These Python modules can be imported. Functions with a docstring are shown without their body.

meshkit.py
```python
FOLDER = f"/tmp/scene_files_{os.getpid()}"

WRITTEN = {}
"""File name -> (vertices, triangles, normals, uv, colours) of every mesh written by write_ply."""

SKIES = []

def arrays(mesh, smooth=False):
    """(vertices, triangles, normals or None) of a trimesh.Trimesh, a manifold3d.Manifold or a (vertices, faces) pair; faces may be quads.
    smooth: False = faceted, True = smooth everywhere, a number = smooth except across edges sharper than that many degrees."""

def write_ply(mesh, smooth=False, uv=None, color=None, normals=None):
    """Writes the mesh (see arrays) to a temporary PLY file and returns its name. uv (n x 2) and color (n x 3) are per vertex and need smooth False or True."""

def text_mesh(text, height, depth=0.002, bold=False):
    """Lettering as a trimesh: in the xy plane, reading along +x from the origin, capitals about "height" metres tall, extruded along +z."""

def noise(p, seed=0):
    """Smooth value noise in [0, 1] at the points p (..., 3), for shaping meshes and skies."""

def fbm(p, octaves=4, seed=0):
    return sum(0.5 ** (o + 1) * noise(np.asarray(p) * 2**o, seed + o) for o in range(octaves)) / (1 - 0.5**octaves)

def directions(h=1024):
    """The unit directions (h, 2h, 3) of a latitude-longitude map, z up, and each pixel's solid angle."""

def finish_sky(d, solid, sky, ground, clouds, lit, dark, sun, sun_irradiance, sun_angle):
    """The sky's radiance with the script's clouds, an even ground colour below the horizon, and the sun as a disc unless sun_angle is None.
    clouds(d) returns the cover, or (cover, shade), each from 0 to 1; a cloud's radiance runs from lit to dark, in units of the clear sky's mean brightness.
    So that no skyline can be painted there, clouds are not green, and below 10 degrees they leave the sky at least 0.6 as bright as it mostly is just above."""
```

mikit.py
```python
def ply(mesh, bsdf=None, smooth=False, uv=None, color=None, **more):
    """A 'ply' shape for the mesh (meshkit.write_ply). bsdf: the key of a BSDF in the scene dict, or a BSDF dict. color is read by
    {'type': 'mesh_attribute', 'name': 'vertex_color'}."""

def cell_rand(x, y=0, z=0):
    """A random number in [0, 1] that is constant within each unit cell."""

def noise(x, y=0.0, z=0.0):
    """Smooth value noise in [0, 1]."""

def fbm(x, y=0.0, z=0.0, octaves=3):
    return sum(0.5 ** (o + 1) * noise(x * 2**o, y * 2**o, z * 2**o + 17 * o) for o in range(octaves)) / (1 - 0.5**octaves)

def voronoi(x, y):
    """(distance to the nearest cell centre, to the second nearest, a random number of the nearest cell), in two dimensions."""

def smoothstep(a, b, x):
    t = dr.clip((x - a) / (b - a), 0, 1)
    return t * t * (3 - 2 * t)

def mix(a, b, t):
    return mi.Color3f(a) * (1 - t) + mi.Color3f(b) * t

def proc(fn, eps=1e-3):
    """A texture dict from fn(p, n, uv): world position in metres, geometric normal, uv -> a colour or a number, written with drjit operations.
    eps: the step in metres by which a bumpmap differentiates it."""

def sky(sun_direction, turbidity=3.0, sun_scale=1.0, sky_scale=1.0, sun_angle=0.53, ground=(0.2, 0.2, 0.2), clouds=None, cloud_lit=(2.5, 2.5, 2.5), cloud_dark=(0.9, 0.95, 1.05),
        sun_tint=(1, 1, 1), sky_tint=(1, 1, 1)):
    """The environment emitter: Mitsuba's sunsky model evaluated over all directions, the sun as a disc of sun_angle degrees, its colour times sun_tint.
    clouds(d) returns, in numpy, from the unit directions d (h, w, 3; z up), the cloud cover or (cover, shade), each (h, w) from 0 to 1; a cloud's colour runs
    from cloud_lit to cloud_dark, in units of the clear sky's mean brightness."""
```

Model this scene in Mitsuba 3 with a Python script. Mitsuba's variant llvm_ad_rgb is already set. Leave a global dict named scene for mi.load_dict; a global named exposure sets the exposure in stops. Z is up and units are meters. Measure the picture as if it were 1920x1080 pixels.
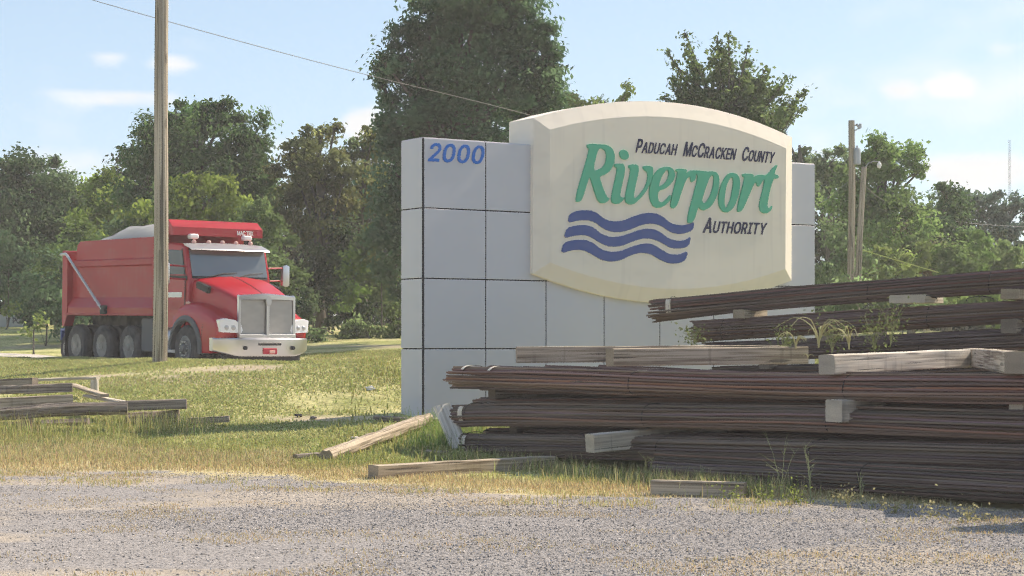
import math, numpy as np, trimesh, mitsuba as mi, mikit, meshkit, drjit as dr
import shapely.geometry as sg
from scipy.interpolate import RBFInterpolator, RegularGridInterpolator
from mikit import noise, fbm, voronoi, smoothstep, mix, proc, cell_rand
T = mi.ScalarTransform4f
V = lambda *a: np.array(a, float)
# ------------------------------------------------------------------ camera, sky, exposure
F, EYE, HZ = 3700.0, 1.75, 650.0            # focal length and horizon row in 1920-wide pixels, eye height in metres
exposure = 2.05
scene, labels = {'type': 'scene'}, {}
scene['camera'] = {'type': 'perspective', 'fov': 2*math.degrees(math.atan(960/F)), 'fov_axis': 'x', 'near_clip': 0.1, 'far_clip': 3000.0,
                   'principal_point_offset_y': -(HZ-540)/1080, 'to_world': T().look_at(origin=[0, 0, EYE], target=[0, 10, EYE], up=[0, 0, 1])}
SUN = V(.85*.71, .527*.71, .704)
def clouds(d):
    x, y, z = d[..., 0], d[..., 1], d[..., 2]
    el = np.arctan2(z, np.hypot(x, y)); az = np.arctan2(x, y)
    n = meshkit.fbm(np.stack([az*26, el*60, az*0+2.7], -1), 5, 3)
    big = meshkit.fbm(np.stack([az*5, el*16, az*0+7.1], -1), 4, 9)
    band = np.exp(-((el-.10)/.09)**2)
    c = np.clip((n*.55+big*.55-.60)*5, 0, 1)*band*.75
    for (px, py, rx, ry, s) in ((200, 122, 60, 20, .6), (320, 130, 70, 20, .7), (250, 195, 150, 24, .75), (690, 240, 60, 42, 1.0), (1690, 178, 50, 22, .8), (1780, 172, 60, 24, .9), (1830, 330, 130, 38, 1.0),
                                (1880, 110, 60, 22, .5), (30, 215, 50, 18, .3), (1560, 300, 90, 40, .35)):
        g = np.exp(-(((az-math.atan((px-960)/F))*F/rx)**2+((el-math.atan((HZ-py)/F))*F/ry)**2))
        c = np.maximum(c, np.clip((g*1.15*s+(n-.5)*1.3-.42)*3, 0, 1)*np.clip(g*4, 0, 1))
    veil = .13+.03*np.exp(-np.clip(el, 0, 2)/.12)
    return np.clip(veil+(1-veil)*c, 0, 1), np.clip(.35-.9*(n-.45), 0, .6)*c
scene['sky'] = mikit.sky(SUN, turbidity=3.0, sun_scale=1.25, sky_scale=1.2, ground=(.22, .22, .16), clouds=clouds, cloud_lit=(2.5, 2.5, 2.5), cloud_dark=(1.7, 1.72, 1.78), sun_tint=(.95, .98, 1.07), sky_tint=(1.05, 1.0, .95))
scene['hazy_air'] = {'type': 'homogeneous', 'albedo': {'type': 'rgb', 'value': [.95, .95, .95]}, 'sigma_t': {'type': 'rgb', 'value': [.0011, .0011, .0011]}}
scene['camera']['medium'] = {'type': 'ref', 'id': 'hazy_air'}
scene['haze'] = {'type': 'cube', 'to_world': T().translate([0, 300, 7.5]) @ T().scale([640, 640, 8.6]), 'bsdf': {'type': 'null'}, 'interior': {'type': 'ref', 'id': 'hazy_air'}}
# ------------------------------------------------------------------ bookkeeping
used = {'haze'}
labels['haze'] = {'kind': 'stuff'}
def fresh(n):
    k, i = n, 1
    while k in used: k = f'{n}_{i:03d}'; i += 1
    used.add(k); return k
def lab(k, label=None, cat=None, group=None, kind=None):
    d = {a: b for a, b in (('label', label), ('category', cat), ('group', group), ('kind', kind)) if b}
    if d: labels[k] = d
    return k
def thing(name, label, cat, group=None): return lab(fresh(name), label, cat, group)
def add(name, mesh, bsdf, parent=None, label=None, cat=None, group=None, kind=None, smooth=False, **kw):
    k = fresh((parent+'__' if parent else '')+name)
    tw = kw.pop('tw', None)
    scene[k] = mikit.ply(mesh, bsdf, smooth, **kw)
    if tw is not None: scene[k]['to_world'] = tw
    return lab(k, label, cat, group, kind)
def copy_under(root, new, tw):
    for k in [k for k in scene if k.startswith(root+'__')]:
        n = new+k[len(root):]; used.add(n); scene[n] = {**scene[k], 'to_world': tw}
        if k in labels: labels[n] = dict(labels[k])
def at(px, py, Y): return V((px-960)/F*Y, Y, EYE-(py-HZ)/F*Y)      # the point that many metres ahead seen at a pixel of the photograph
# ------------------------------------------------------------------ mesh helpers
cat_ = trimesh.util.concatenate
def hull(p): return trimesh.convex.convex_hull(np.asarray(p, float))
def cbox(c, s, ch=.01):
    c, h = np.asarray(c, float), np.asarray(s, float)/2
    ch = min(ch, h.min()*.9); p = []
    for sx in (-1, 1):
        for sy in (-1, 1):
            for sz in (-1, 1):
                q = V(sx, sy, sz)
                for k in range(3):
                    e = h-ch; e[k] = h[k]; p.append(c+q*e)
    return hull(p)
def tube(pts, r, sides=8, caps=True):
    p = np.asarray(pts, float); t = np.gradient(p, axis=0); t /= np.linalg.norm(t, axis=1, keepdims=True)+1e-12
    ref = V(0, 0, 1) if abs(t[:, 2]).mean() < .8 else V(1, 0, 0)
    a = np.cross(t, ref); a /= np.linalg.norm(a, axis=1, keepdims=True)+1e-12; b = np.cross(t, a)
    an = np.arange(sides)*2*np.pi/sides; r = np.broadcast_to(r, (len(p),))
    v = (p[:, None]+r[:, None, None]*(np.cos(an)[None, :, None]*a[:, None]+np.sin(an)[None, :, None]*b[:, None])).reshape(-1, 3)
    return rings_mesh(v.reshape(len(p), sides, 3), caps)
def rings_mesh(R, caps=True):
    n, s = R.shape[:2]; v = R.reshape(-1, 3)
    i, j = np.meshgrid(np.arange(n-1), np.arange(s), indexing='ij'); k = (j+1) % s
    q = np.stack([i*s+j, i*s+k, (i+1)*s+k, (i+1)*s+j], -1).reshape(-1, 4)
    f = [q[:, [0, 1, 2]], q[:, [0, 2, 3]]]
    if caps:
        v = np.vstack([v, R[0].mean(0), R[-1].mean(0)]); a = np.arange(s); b = (a+1) % s
        f += [np.stack([b, a, a*0+n*s], 1), np.stack([a+(n-1)*s, b+(n-1)*s, a*0+n*s+1], 1)]
    m = trimesh.Trimesh(v, np.vstack(f), process=False)
    if caps and m.volume < 0: m.invert()
    return m
def loft_poly(rings2d, depth, to3):
    """rings of equal count in a plane, at successive depths; ends capped by triangulation. to3(xy, d) -> xyz"""
    n = len(rings2d[0]); v = []; f = []
    for r, d in zip(rings2d, depth): v += [to3(p, d) for p in r]
    for i in range(len(rings2d)-1):
        for j in range(n):
            k = (j+1) % n; f += [[i*n+j, i*n+k, (i+1)*n+k], [i*n+j, (i+1)*n+k, (i+1)*n+j]]
    import mapbox_earcut as me
    def tri(r): return np.asarray(me.triangulate_float64(np.asarray(r, float), np.array([n], np.uint32))).reshape(-1, 3)
    f = np.array(f); f = np.vstack([f, tri(rings2d[0])[:, ::-1], tri(rings2d[-1])+(len(rings2d)-1)*n])
    m = trimesh.Trimesh(np.array(v), f, process=False); trimesh.repair.fix_normals(m); return m
def extrude(poly, d): return cat_([trimesh.creation.extrude_polygon(g, d, engine='earcut') for g in getattr(poly, 'geoms', [poly])])
def lathe(prof, sides=28):
    """profile (radius, height) turned about +y"""
    a = np.arange(sides)*2*np.pi/sides; p = np.asarray(prof, float)
    R = np.stack([np.stack([r*np.cos(a), a*0+h, r*np.sin(a)], 1) for r, h in p]); return rings_mesh(R, True)
def xf(m, M): m = m.copy(); m.apply_transform(M); return m
def timber(p0, p1, w, h, seed=0, bow=0., rough=.006, ch=.012, roll=0.):
    """squared timber as (mesh, uv): u metres along, v metres around"""
    p0, p1 = np.asarray(p0, float), np.asarray(p1, float); L = np.linalg.norm(p1-p0); n = max(3, int(L/.09)); t = np.linspace(0, 1, n+1)
    ax = (p1-p0)/L; sd = np.cross(ax, [0, 0, 1]); 
    if np.linalg.norm(sd) < .2: sd = np.cross(ax, [0, 1, 0])
    sd /= np.linalg.norm(sd); up = np.cross(sd, ax)
    sd, up = sd*math.cos(roll)+up*math.sin(roll), up*math.cos(roll)-sd*math.sin(roll)
    a, b = w/2, h/2; c = ch
    sec = [(a-c, b), (0, b), (-a+c, b), (-a, b-c), (-a, 0), (-a, -b+c), (-a+c, -b), (0, -b), (a-c, -b), (a, -b+c), (a, 0), (a, b-c)]
    per = np.r_[0, np.cumsum([math.dist(sec[i], sec[(i+1) % 12]) for i in range(12)])]
    v, uv, f = [], [], []
    for i, tt in enumerate(t):
        o = p0+(p1-p0)*tt+up*bow*math.sin(math.pi*tt)
        for j in range(13):
            x, y = sec[j % 12]
            q = V(tt*L*2.2+seed*7.3, (j % 12)*.9, seed*1.7)
            k = (meshkit.noise(q, 1)-.5)*2*rough+(meshkit.noise(q*V(5, 1, 1), 2)-.5)*rough
            v.append(o+sd*x*(1+k/a)+up*y*(1+k/b)); uv.append((tt*L+seed*3.1, per[j]+seed*.37))
    for i in range(n):
        for j in range(12):
            A = i*13+j; f += [[A, A+1, A+14], [A, A+14, A+13]]
    for e, o in ((0, 0), (n, n*13)):
        base = len(v); ring = np.array(v[o:o+12]); v += list(ring)+[ring.mean(0)]; uv += [(1000+sec[j][0], sec[j][1]+seed*.37) for j in range(12)]+[(1000., seed*.37)]
        for j in range(12):
            tri = [base+j, base+(j+1) % 12, base+12]; f.append(tri if e else tri[::-1])
    m = trimesh.Trimesh(np.array(v), np.array(f), process=False)
    if m.volume < 0: m.invert()
    return m, np.array(uv)
# ------------------------------------------------------------------ materials
def pr(color, rough=.6, **k): return {'type': 'twosided', 'b': {'type': 'principled', 'base_color': color if isinstance(color, dict) else {'type': 'rgb', 'value': list(color)}, 'roughness': rough, 'specular': .4, **k}}
def bump(b, tex, scale=1.0): return {'type': 'twosided', 'b': {'type': 'bumpmap', 'tex': tex, 'scale': scale, 'b': b['b'] if b['type'] == 'twosided' else b}}
VC = {'type': 'mesh_attribute', 'name': 'vertex_color'}
def m_wood(base, dark, key):
    def col(p, n, uv):
        end = mi.Float(dr.select(uv.x > 500, 1., 0.))
        g = fbm(uv.x*1.3, uv.y*55, 0, 4); st = fbm(uv.x*.9, uv.y*9, 5, 3); blot = fbm(uv.x*2.3, uv.y*9, 9, 3)
        vert = noise(uv.x*26, uv.y*1.2, 3)
        c = mix(dark, base, smoothstep(.2, .75, g*.8+st*.35-.06)) * (.88+.24*blot)
        crack = smoothstep(.80, .90, noise(uv.x*1.1, uv.y*42, 13)); c = c*(1-.6*crack)*(1-.22*smoothstep(.70, .9, vert)*smoothstep(.4, .6, noise(uv.x*1.7, 3, 1)))
        r = dr.sqrt(dr.square(uv.x-1000+.02)+dr.square(uv.y-dr.floor(uv.y/.37+.5)*.37)); ring = .5+.5*dr.sin(r*430+6*noise(uv.x*30, uv.y*30, 1))
        e = mix(dark, base, .35+.4*ring)*.8*(.7+.6*blot)
        return dr.select(end > .5, e, c)
    def hgt(p, n, uv): return fbm(uv.x*2, uv.y*60, 0, 3)*.7-.8*smoothstep(.80, .90, noise(uv.x*1.1, uv.y*42, 13))
    scene[key] = bump(pr(proc(col), .85, ), proc(hgt, 2e-3), .003)
m_wood((.47, .40, .30), (.19, .145, .10), 'wood_weathered')
m_wood((.30, .255, .21), (.10, .075, .06), 'wood_dark')
m_wood((.62, .57, .48), (.34, .29, .225), 'wood_pale')
m_wood((.80, .77, .70), (.55, .50, .42), 'wood_bleached')
scene['rebar'] = pr(VC, .62, specular=.35)
scene['leafy'] = {'type': 'principledthin', 'base_color': VC, 'roughness': .42, 'diff_trans': 1.2, 'spec_trans': 0., 'eta': 1.45}
scene['grassy'] = {'type': 'principledthin', 'base_color': VC, 'roughness': .7, 'diff_trans': .8, 'spec_trans': 0., 'eta': 1.3}
scene['stone'] = pr(VC, .85)
scene['bark'] = bump(pr(proc(lambda p, n, uv: mix((.05, .042, .035), (.16, .14, .115), fbm(p.x*9, p.y*9, p.z*2, 4))), .9), proc(lambda p, n, uv: fbm(p.x*14, p.y*14, p.z*3, 3)), .03)
def pole_col(p, n, uv):
    g = fbm(uv.x*60, p.z*.7, 2, 4); c = mix((.24, .20, .15), (.47, .42, .33), smoothstep(.25, .75, g))
    cr = smoothstep(.70, .80, noise(uv.x*26, p.z*.45, 4)); kn = smoothstep(.82, .9, noise(uv.x*12, p.z*2.2, 8))
    return c*(1-.55*cr)*(1-.4*kn)*(.85+.3*noise(uv.x*4, p.z*.5, 1))
scene['pole_wood'] = bump(pr(proc(pole_col), .85), proc(lambda p, n, uv: fbm(uv.x*60, p.z*.7, 2, 3)-smoothstep(.70, .80, noise(uv.x*26, p.z*.45, 4))), .008)
def paint_panel(p, n, uv):
    d = fbm(p.x*1.1, p.y*1.1, p.z*.8, 4); st = fbm((p.x+p.y)*14, 0, p.z*.5, 3)
    return mix((.50, .508, .545), (.52, .528, .565), d)
scene['panel_grey'] = pr(proc(paint_panel), .42)
scene['joint_dark'] = pr((.03, .032, .04), .8)
def cream(p, n, uv):
    d = fbm(p.x*.9, p.y*.9, p.z*1.3, 4); st = fbm((p.x*.83+p.y*.55)*9, 0, p.z*.45, 3); low = smoothstep(2.5, 1.9, p.z)
    c = mix((.725, .675, .575), (.76, .71, .615), d)
    c = c*(1-.05*smoothstep(.52, .8, st)); blot = smoothstep(.55, .75, fbm(p.x*2.3, p.y*2.3, p.z*2.9, 4))
    return c*(1-.04*blot)*(1-.16*low*fbm((p.x+p.y)*3, 1, p.z*2, 3))
scene['cream_stucco'] = bump(pr(proc(cream), .8), proc(lambda p, n, uv: fbm(p.x*40, p.y*40, p.z*40, 3)), .002)
scene['letter_green'] = pr((.085, .40, .255), .5)
scene['letter_navy'] = pr((.022, .022, .065), .5)
scene['wave_blue'] = pr((.05, .085, .26), .5)
scene['number_blue'] = pr((.03, .145, .52), .45)
scene['number_edge'] = pr((.30, .45, .75), .45)
# ground: gravel / dry grass / lawn by place
def edge_np(x): return np.interp(x, [-30, -9, -5.5, -3, -1.9, -1.0, .2, 1.5, 2.6, 3.5, 5, 6.5, 9, 30], [28, 27.6, 26.9, 26.3, 25.6, 24.9, 23.4, 23.1, 22.9, 22.2, 21.0, 20.4, 20, 20])
EX = [-30, -9, -5.5, -3, -1.9, -1.0, .2, 1.5, 2.6, 3.5, 5, 6.5, 9, 30]
def edge_dr(x):
    ys = edge_np(np.array(EX)); r = mi.Float(float(ys[0]))
    for i in range(len(EX)-1):
        t = dr.clip((x-EX[i])/(EX[i+1]-EX[i]), 0, 1); r = r+t*float(ys[i+1]-ys[i])
    return r
BARE = ((-5.6, 38.9, 1.5, .5), (-3.2, 34.0, 1.3, .42), (-3.4, 43.5, .6, 1.2), (-8.5, 38.6, 1.5, .3))
def ground_col(p, n, uv):
    e = edge_dr(p.x)+3.2*(fbm(p.x*.6, p.y*.8, 3, 4)-.5)+.5*(noise(p.x*5, p.y*5, 1)-.5)
    g = smoothstep(-.5, .55, p.y-e)
    a, b, w = voronoi(p.x*34, p.y*34); a2, b2, w2 = voronoi(p.x*80, p.y*80)
    big = fbm(p.x*.35, p.y*.8, 1, 4)
    dirt = mix((.29, .25, .195), (.37, .33, .275), fbm(p.x*2, p.y*3, 6, 4))*(.8+.4*w2)
    st = mix((.19, .180, .172), (.375, .355, .338), w*.6+w2*.4)*(.55+.45*smoothstep(.0, .25, b-a))
    trk = smoothstep(.47, .60, fbm(p.x*.32+4, p.y*.55, 8, 4))*.85
    gr = mix(st, dirt, dr.clip(trk, 0, 1))
    dry = mix((.43, .36, .18), (.54, .47, .27), fbm(p.x*3, p.y*3, 2, 3))
    lawn = mix((.26, .275, .10), (.42, .40, .185), smoothstep(.3, .7, fbm(p.x*1.1, p.y*1.6, 4, 4)))*(.7+.5*noise(p.x*17, p.y*17, 4))
    bare = smoothstep(.62, .74, fbm(p.x*.28+9, p.y*.75, 5, 4))*.7
    for cx, cy, rx, ry in BARE: bare = dr.maximum(bare, dr.clip(1.5*dr.exp(-dr.square((p.x-cx)/rx)-dr.square((p.y-cy)/ry))*(.3+1.2*fbm(p.x*2.2, p.y*4, 7, 3))-.25, 0, .95))
    lawn = mix(lawn, mix((.34, .28, .19), (.44, .37, .27), noise(p.x*8, p.y*8, 1)), bare)
    gd = mix(dry*.9, lawn, smoothstep(1.2, 3.2, p.y-e+1.5*(noise(p.x*.7, p.y*.7, 2)-.5)))
    return mix(gr, gd, g)
scene['ground_mat'] = bump(pr(proc(ground_col), .95, specular=.2), proc(lambda p, n, uv: fbm(p.x*22, p.y*22, 0, 3), 4e-3), .018)
def road_col(p, n, uv): return mix((.36, .33, .29), (.45, .42, .37), fbm(p.x*1.5, p.y*1.5, 0, 4))*(.85+.3*noise(p.x*40, p.y*40, 0))
scene['road_mat'] = pr(proc(road_col), .9)
# truck materials
def red_col(p, n, uv): return mix((.34, .008, .015), (.40, .010, .018), fbm(p.x*2, p.y*2, p.z*2, 3))
def red_dusty(p, n, uv):
    d = fbm(p.x*1.7, p.y*1.7, p.z*2.5, 4); s = fbm((p.x-p.y)*9, 2, p.z*.9, 3)
    return mix((.35, .010, .016), (.34, .065, .06), dr.clip(.10+.6*smoothstep(.4, .75, d)*s+.25*smoothstep(3.3, 2.4, p.z), 0, 1))
scene['red_paint'] = pr(proc(red_col), .3, clearcoat=.8, clearcoat_gloss=.92)
scene['red_dump'] = pr(proc(red_dusty), .45, clearcoat=.25, clearcoat_gloss=.7)
scene['chrome'] = pr((.58, .58, .59), .24, metallic=.9)
scene['dull_metal'] = pr((.50, .50, .50), .38, metallic=.7)
scene['rim_metal'] = pr(proc(lambda p, n, uv: mix((.07, .07, .07), (.27, .27, .27), fbm(p.x*5, p.y*5, p.z*5, 3))), .5, metallic=.6)
scene['grille_mesh'] = bump(pr(proc(lambda p, n, uv: mix((.33, .325, .305), (.42, .41, .39), fbm(p.x*6, p.y*6, p.z*9, 3))), .5, metallic=.45), proc(lambda p, n, uv: noise(p.x*60, p.y*60, p.z*60)), .003)
scene['black_plastic'] = pr((.022, .022, .024), .55)
scene['grey_plastic'] = pr((.10, .10, .105), .6)
scene['rubber'] = pr(proc(lambda p, n, uv: mix((.03, .03, .032), (.11, .10, .095), fbm(p.x*6, p.y*6, p.z*6, 3))), .85)
scene['dusty_black'] = pr(proc(lambda p, n, uv: mix((.022, .022, .026), (.09, .085, .08), smoothstep(.35, .75, fbm(p.x*3, p.y*3, p.z*3, 3)))), .8)
scene['window_glass'] = pr((.15, .175, .185), .07, metallic=.4, specular=.9, clearcoat=1.0, clearcoat_gloss=1.0)
scene['side_glass'] = pr((.025, .03, .033), .06, specular=.6)
scene['lamp_clear'] = pr((.82, .83, .85), .12, clearcoat=1.0, clearcoat_gloss=1.0)
scene['lamp_amber'] = pr((.75, .45, .38), .2)
scene['white_paint'] = pr((.78, .77, .74), .4)
scene['red_plate'] = pr((.42, .03, .05), .4)
scene['tarp_grey'] = pr(proc(lambda p, n, uv: mix((.25, .25, .235), (.35, .35, .33), fbm(p.x*3, p.y*3, p.z*3, 3))), .7)
scene['blue_paint'] = pr((.05, .09, .28), .3, clearcoat=.8)
scene['galv'] = pr((.42, .44, .46), .5, metallic=.4)
scene['wire_grey'] = pr((.20, .20, .19), .6)
scene['wire_black'] = pr((.015, .014, .014), .6)
scene['guy_yellow'] = pr((.55, .60, .18), .6)
scene['tag_white'] = pr((.66, .60, .50), .6)
scene['sign_grey'] = pr((.40, .43, .44), .6)
# ------------------------------------------------------------------ terrain
ROAD = np.array([(-120, 72, 2.3), (-60, 66, 2.05), (-30, 61, 1.74), (-18, 56.6, 1.55), (-11.0, 51.6, 1.31), (-5.7, 44.75, 1.155), (-2.8, 42.2, 1.12), (1, 41.2, 1.12), (6, 42.2, 1.12), (14, 45.5, 1.15), (40, 54, 1.4), (120, 70, 1.8)], float)
cp = [(x, y, 0) for x in (-40, -14, -7, 0, 7, 14, 40) for y in (-30, 5, 15, 21)]
cp += [(x, 24, .0) for x in (-14, -7, 0, 5)]+[(-14, 27.5, .0), (-7, 27.5, .0), (0, 27, .0), (-8, 29, .06), (-8, 31.4, .33), (-8, 34, .62), (-8, 38, 1.1), (-7.3, 41, 1.38), (-13, 33, .45), (-13, 40, 1.0), (-13, 46, 1.5), 
       (-20, 40, .9), (-20, 47, 1.35), (-21, 53.3, 1.68), (-40, 45, 1.2), (-40, 58, 1.95), (-4, 29, .07), (-4, 32, .3), (-4, 34, .5), (-4, 36, .82), (-4.6, 38.3, 1.24), (-1.6, 33, .4), (-1.5, 34, .5), (-1.6, 36, .75), (0, 38, 1.2),
       (2, 28, .0), (2, 31, .08), (2, 34, .42), (2.5, 36.4, .5), (6, 38.9, .55), (6, 24, 0), (6, 28, .08), (6, 33, .35), (10, 26, .1), (10, 31, .35), (12, 37, .95), (15, 41, 1.2), (40, 40, .8),
       (-5, 52, 1.5), (-5, 60, 1.95), (-15, 62, 1.85), (-20, 70, 2.45), (-45, 80, 2.8), (0, 48, 1.5), (2, 55, 1.78), (12, 49, 1.45), (14, 60, 1.72), (20, 70, 1.85), (40, 75, 2.2), (0, 75, 2.4), (-60, 110, 3), (0, 110, 3), (60, 110, 3), (-60, 150, 3), (0, 150, 3), (60, 150, 3)]
for px, Y, py in ((-60, 56, 660), (0, 53, 661), (120, 49.0, 663.5), (200, 46.2, 665), (300, 42.7, 669), (350, 42.0, 670.5), (400, 41.2, 672), (450, 40.7, 674), (500, 40.3, 676), (550, 40.0, 678), (600, 39.7, 677), (660, 39.5, 674), (740, 39.2, 672)):
    q = at(px, py, Y); cp.append((q[0], q[1], q[2]-.03))
for a, b in zip(ROAD[:-1], ROAD[1:]):
    nrm = V(-(b-a)[1], (b-a)[0], 0); nrm /= np.linalg.norm(nrm)
    for t in (0, .5):
        for o in (-2.1, 0, 2.4): cp.append(tuple(a+(b-a)*t+nrm*o))
cp = np.array(cp); _, ui = np.unique(np.round(cp[:, :2], 2), axis=0, return_index=True); cp = cp[ui]
rbf = RBFInterpolator(cp[:, :2], cp[:, 2], kernel='linear', smoothing=.02)
gx = np.unique(np.r_[-600, -400, -250, np.arange(-150, -24, 6), np.arange(-24, 24.01, .4), np.arange(26, 151, 6), 250, 400, 600])
gy = np.unique(np.r_[-300, -150, -60, -30, np.arange(-10, 12, 4), np.arange(12, 70, .4), np.arange(70, 150, 5), 200, 300, 500, 900])
GX, GY = np.meshgrid(gx, gy, indexing='ij')
q = np.stack([np.clip(GX, -60, 60), np.clip(GY, -20, 120)], -1).reshape(-1, 2)
GZ = rbf(q).reshape(GX.shape)
GZ += (meshkit.fbm(np.stack([GX*.8, GY*.8, GX*0], -1), 3, 5)-.5)*.06*np.clip((GY-24)/6, .25, 1)
hq = RegularGridInterpolator((gx, gy), GZ, bounds_error=False, fill_value=None)
def H(x, y): return hq(np.stack([np.asarray(x, float), np.asarray(y, float)], -1))
def h1(x, y): return float(H([x], [y])[0])
nx, ny = GX.shape
vid = np.arange(nx*ny).reshape(nx, ny); quads = np.stack([vid[:-1, :-1], vid[1:, :-1], vid[1:, 1:], vid[:-1, 1:]], -1).reshape(-1, 4)
Vg = np.stack([GX, GY, GZ], -1).reshape(-1, 3); qc = Vg[quads].mean(1); isg = qc[:, 1] < edge_np(qc[:, 0])
for nm, sel in (('gravel_lot', isg), ('lawn', ~isg)):
    qq = quads[sel]; m = trimesh.Trimesh(Vg, np.vstack([qq[:, [0, 1, 2]], qq[:, [0, 2, 3]]]), process=False)
    m.remove_unreferenced_vertices(); add(nm, m, 'ground_mat', kind='structure', smooth=True)
def smooth_line(P, n): 
    from scipy.interpolate import PchipInterpolator
    s = np.r_[0, np.cumsum(np.linalg.norm(np.diff(P[:, :2], axis=0), axis=1))]; return np.stack([PchipInterpolator(s, P[:, k])(np.linspace(0, s[-1], n)) for k in range(P.shape[1])], 1)
RL = smooth_line(ROAD, 260); tn = np.gradient(RL[:, :2], axis=0); tn /= np.linalg.norm(tn, axis=1, keepdims=True); nr = np.stack([-tn[:, 1], tn[:, 0]], 1)
offs = np.linspace(-2.2, 2.5, 8)
R = np.stack([np.stack([RL[:, 0]+nr[:, 0]*o, RL[:, 1]+nr[:, 1]*o], 1) for o in offs], 1)
Rz = np.maximum(H(R[..., 0], R[..., 1])+.02, RL[:, None, 2]-.05); v = np.concatenate([R, Rz[..., None]], -1)
n0, n1 = v.shape[:2]; vid = np.arange(n0*n1).reshape(n0, n1); qq = np.stack([vid[:-1, :-1], vid[:-1, 1:], vid[1:, 1:], vid[1:, :-1]], -1).reshape(-1, 4)
add('road', (v.reshape(-1, 3), qq[:, ::-1]), 'road_mat', kind='structure', smooth=True)
def road_dist(x, y): return np.min(np.hypot(x[:, None]-RL[None, :, 0], y[:, None]-RL[None, :, 1]), 1)
# ------------------------------------------------------------------ monument sign
P0, E1, NN = V(-1.535, 34, .5), V(.833, .553, 0), V(.553, -.833, 0)
E1 /= np.linalg.norm(E1); NN /= np.linalg.norm(NN)
def onplane(px, py, off):
    d = at(px, py, 1.0)-V(0, 0, EYE); o = V(0, 0, EYE)-P0-NN*off; t = -(o @ NN)/(d @ NN); r = V(0, 0, EYE)+d*t-P0-NN*off
    return np.array([r @ E1, r[2]])
def face3(m, off):      # mesh with x along the sign, y up, z out of the face -> world
    M = np.eye(4); M[:3, 0], M[:3, 1], M[:3, 2], M[:3, 3] = E1, V(0, 0, 1), NN, P0+NN*off; return xf(m, M)
sign = thing('monument_sign', 'wide grey panelled monument sign with cream cabinet, green and blue lettering and number 2000', 'sign')
PW, PH, TH, J = 1.29, 1.215, .743, .0105
add('core', face3(trimesh.creation.box(bounds=[[.02, -.4, -TH+.02], [7*PW-.02, 4*PH-.02, -.02]]), 0), 'joint_dark', sign)
rng = np.random.default_rng(5)
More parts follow.
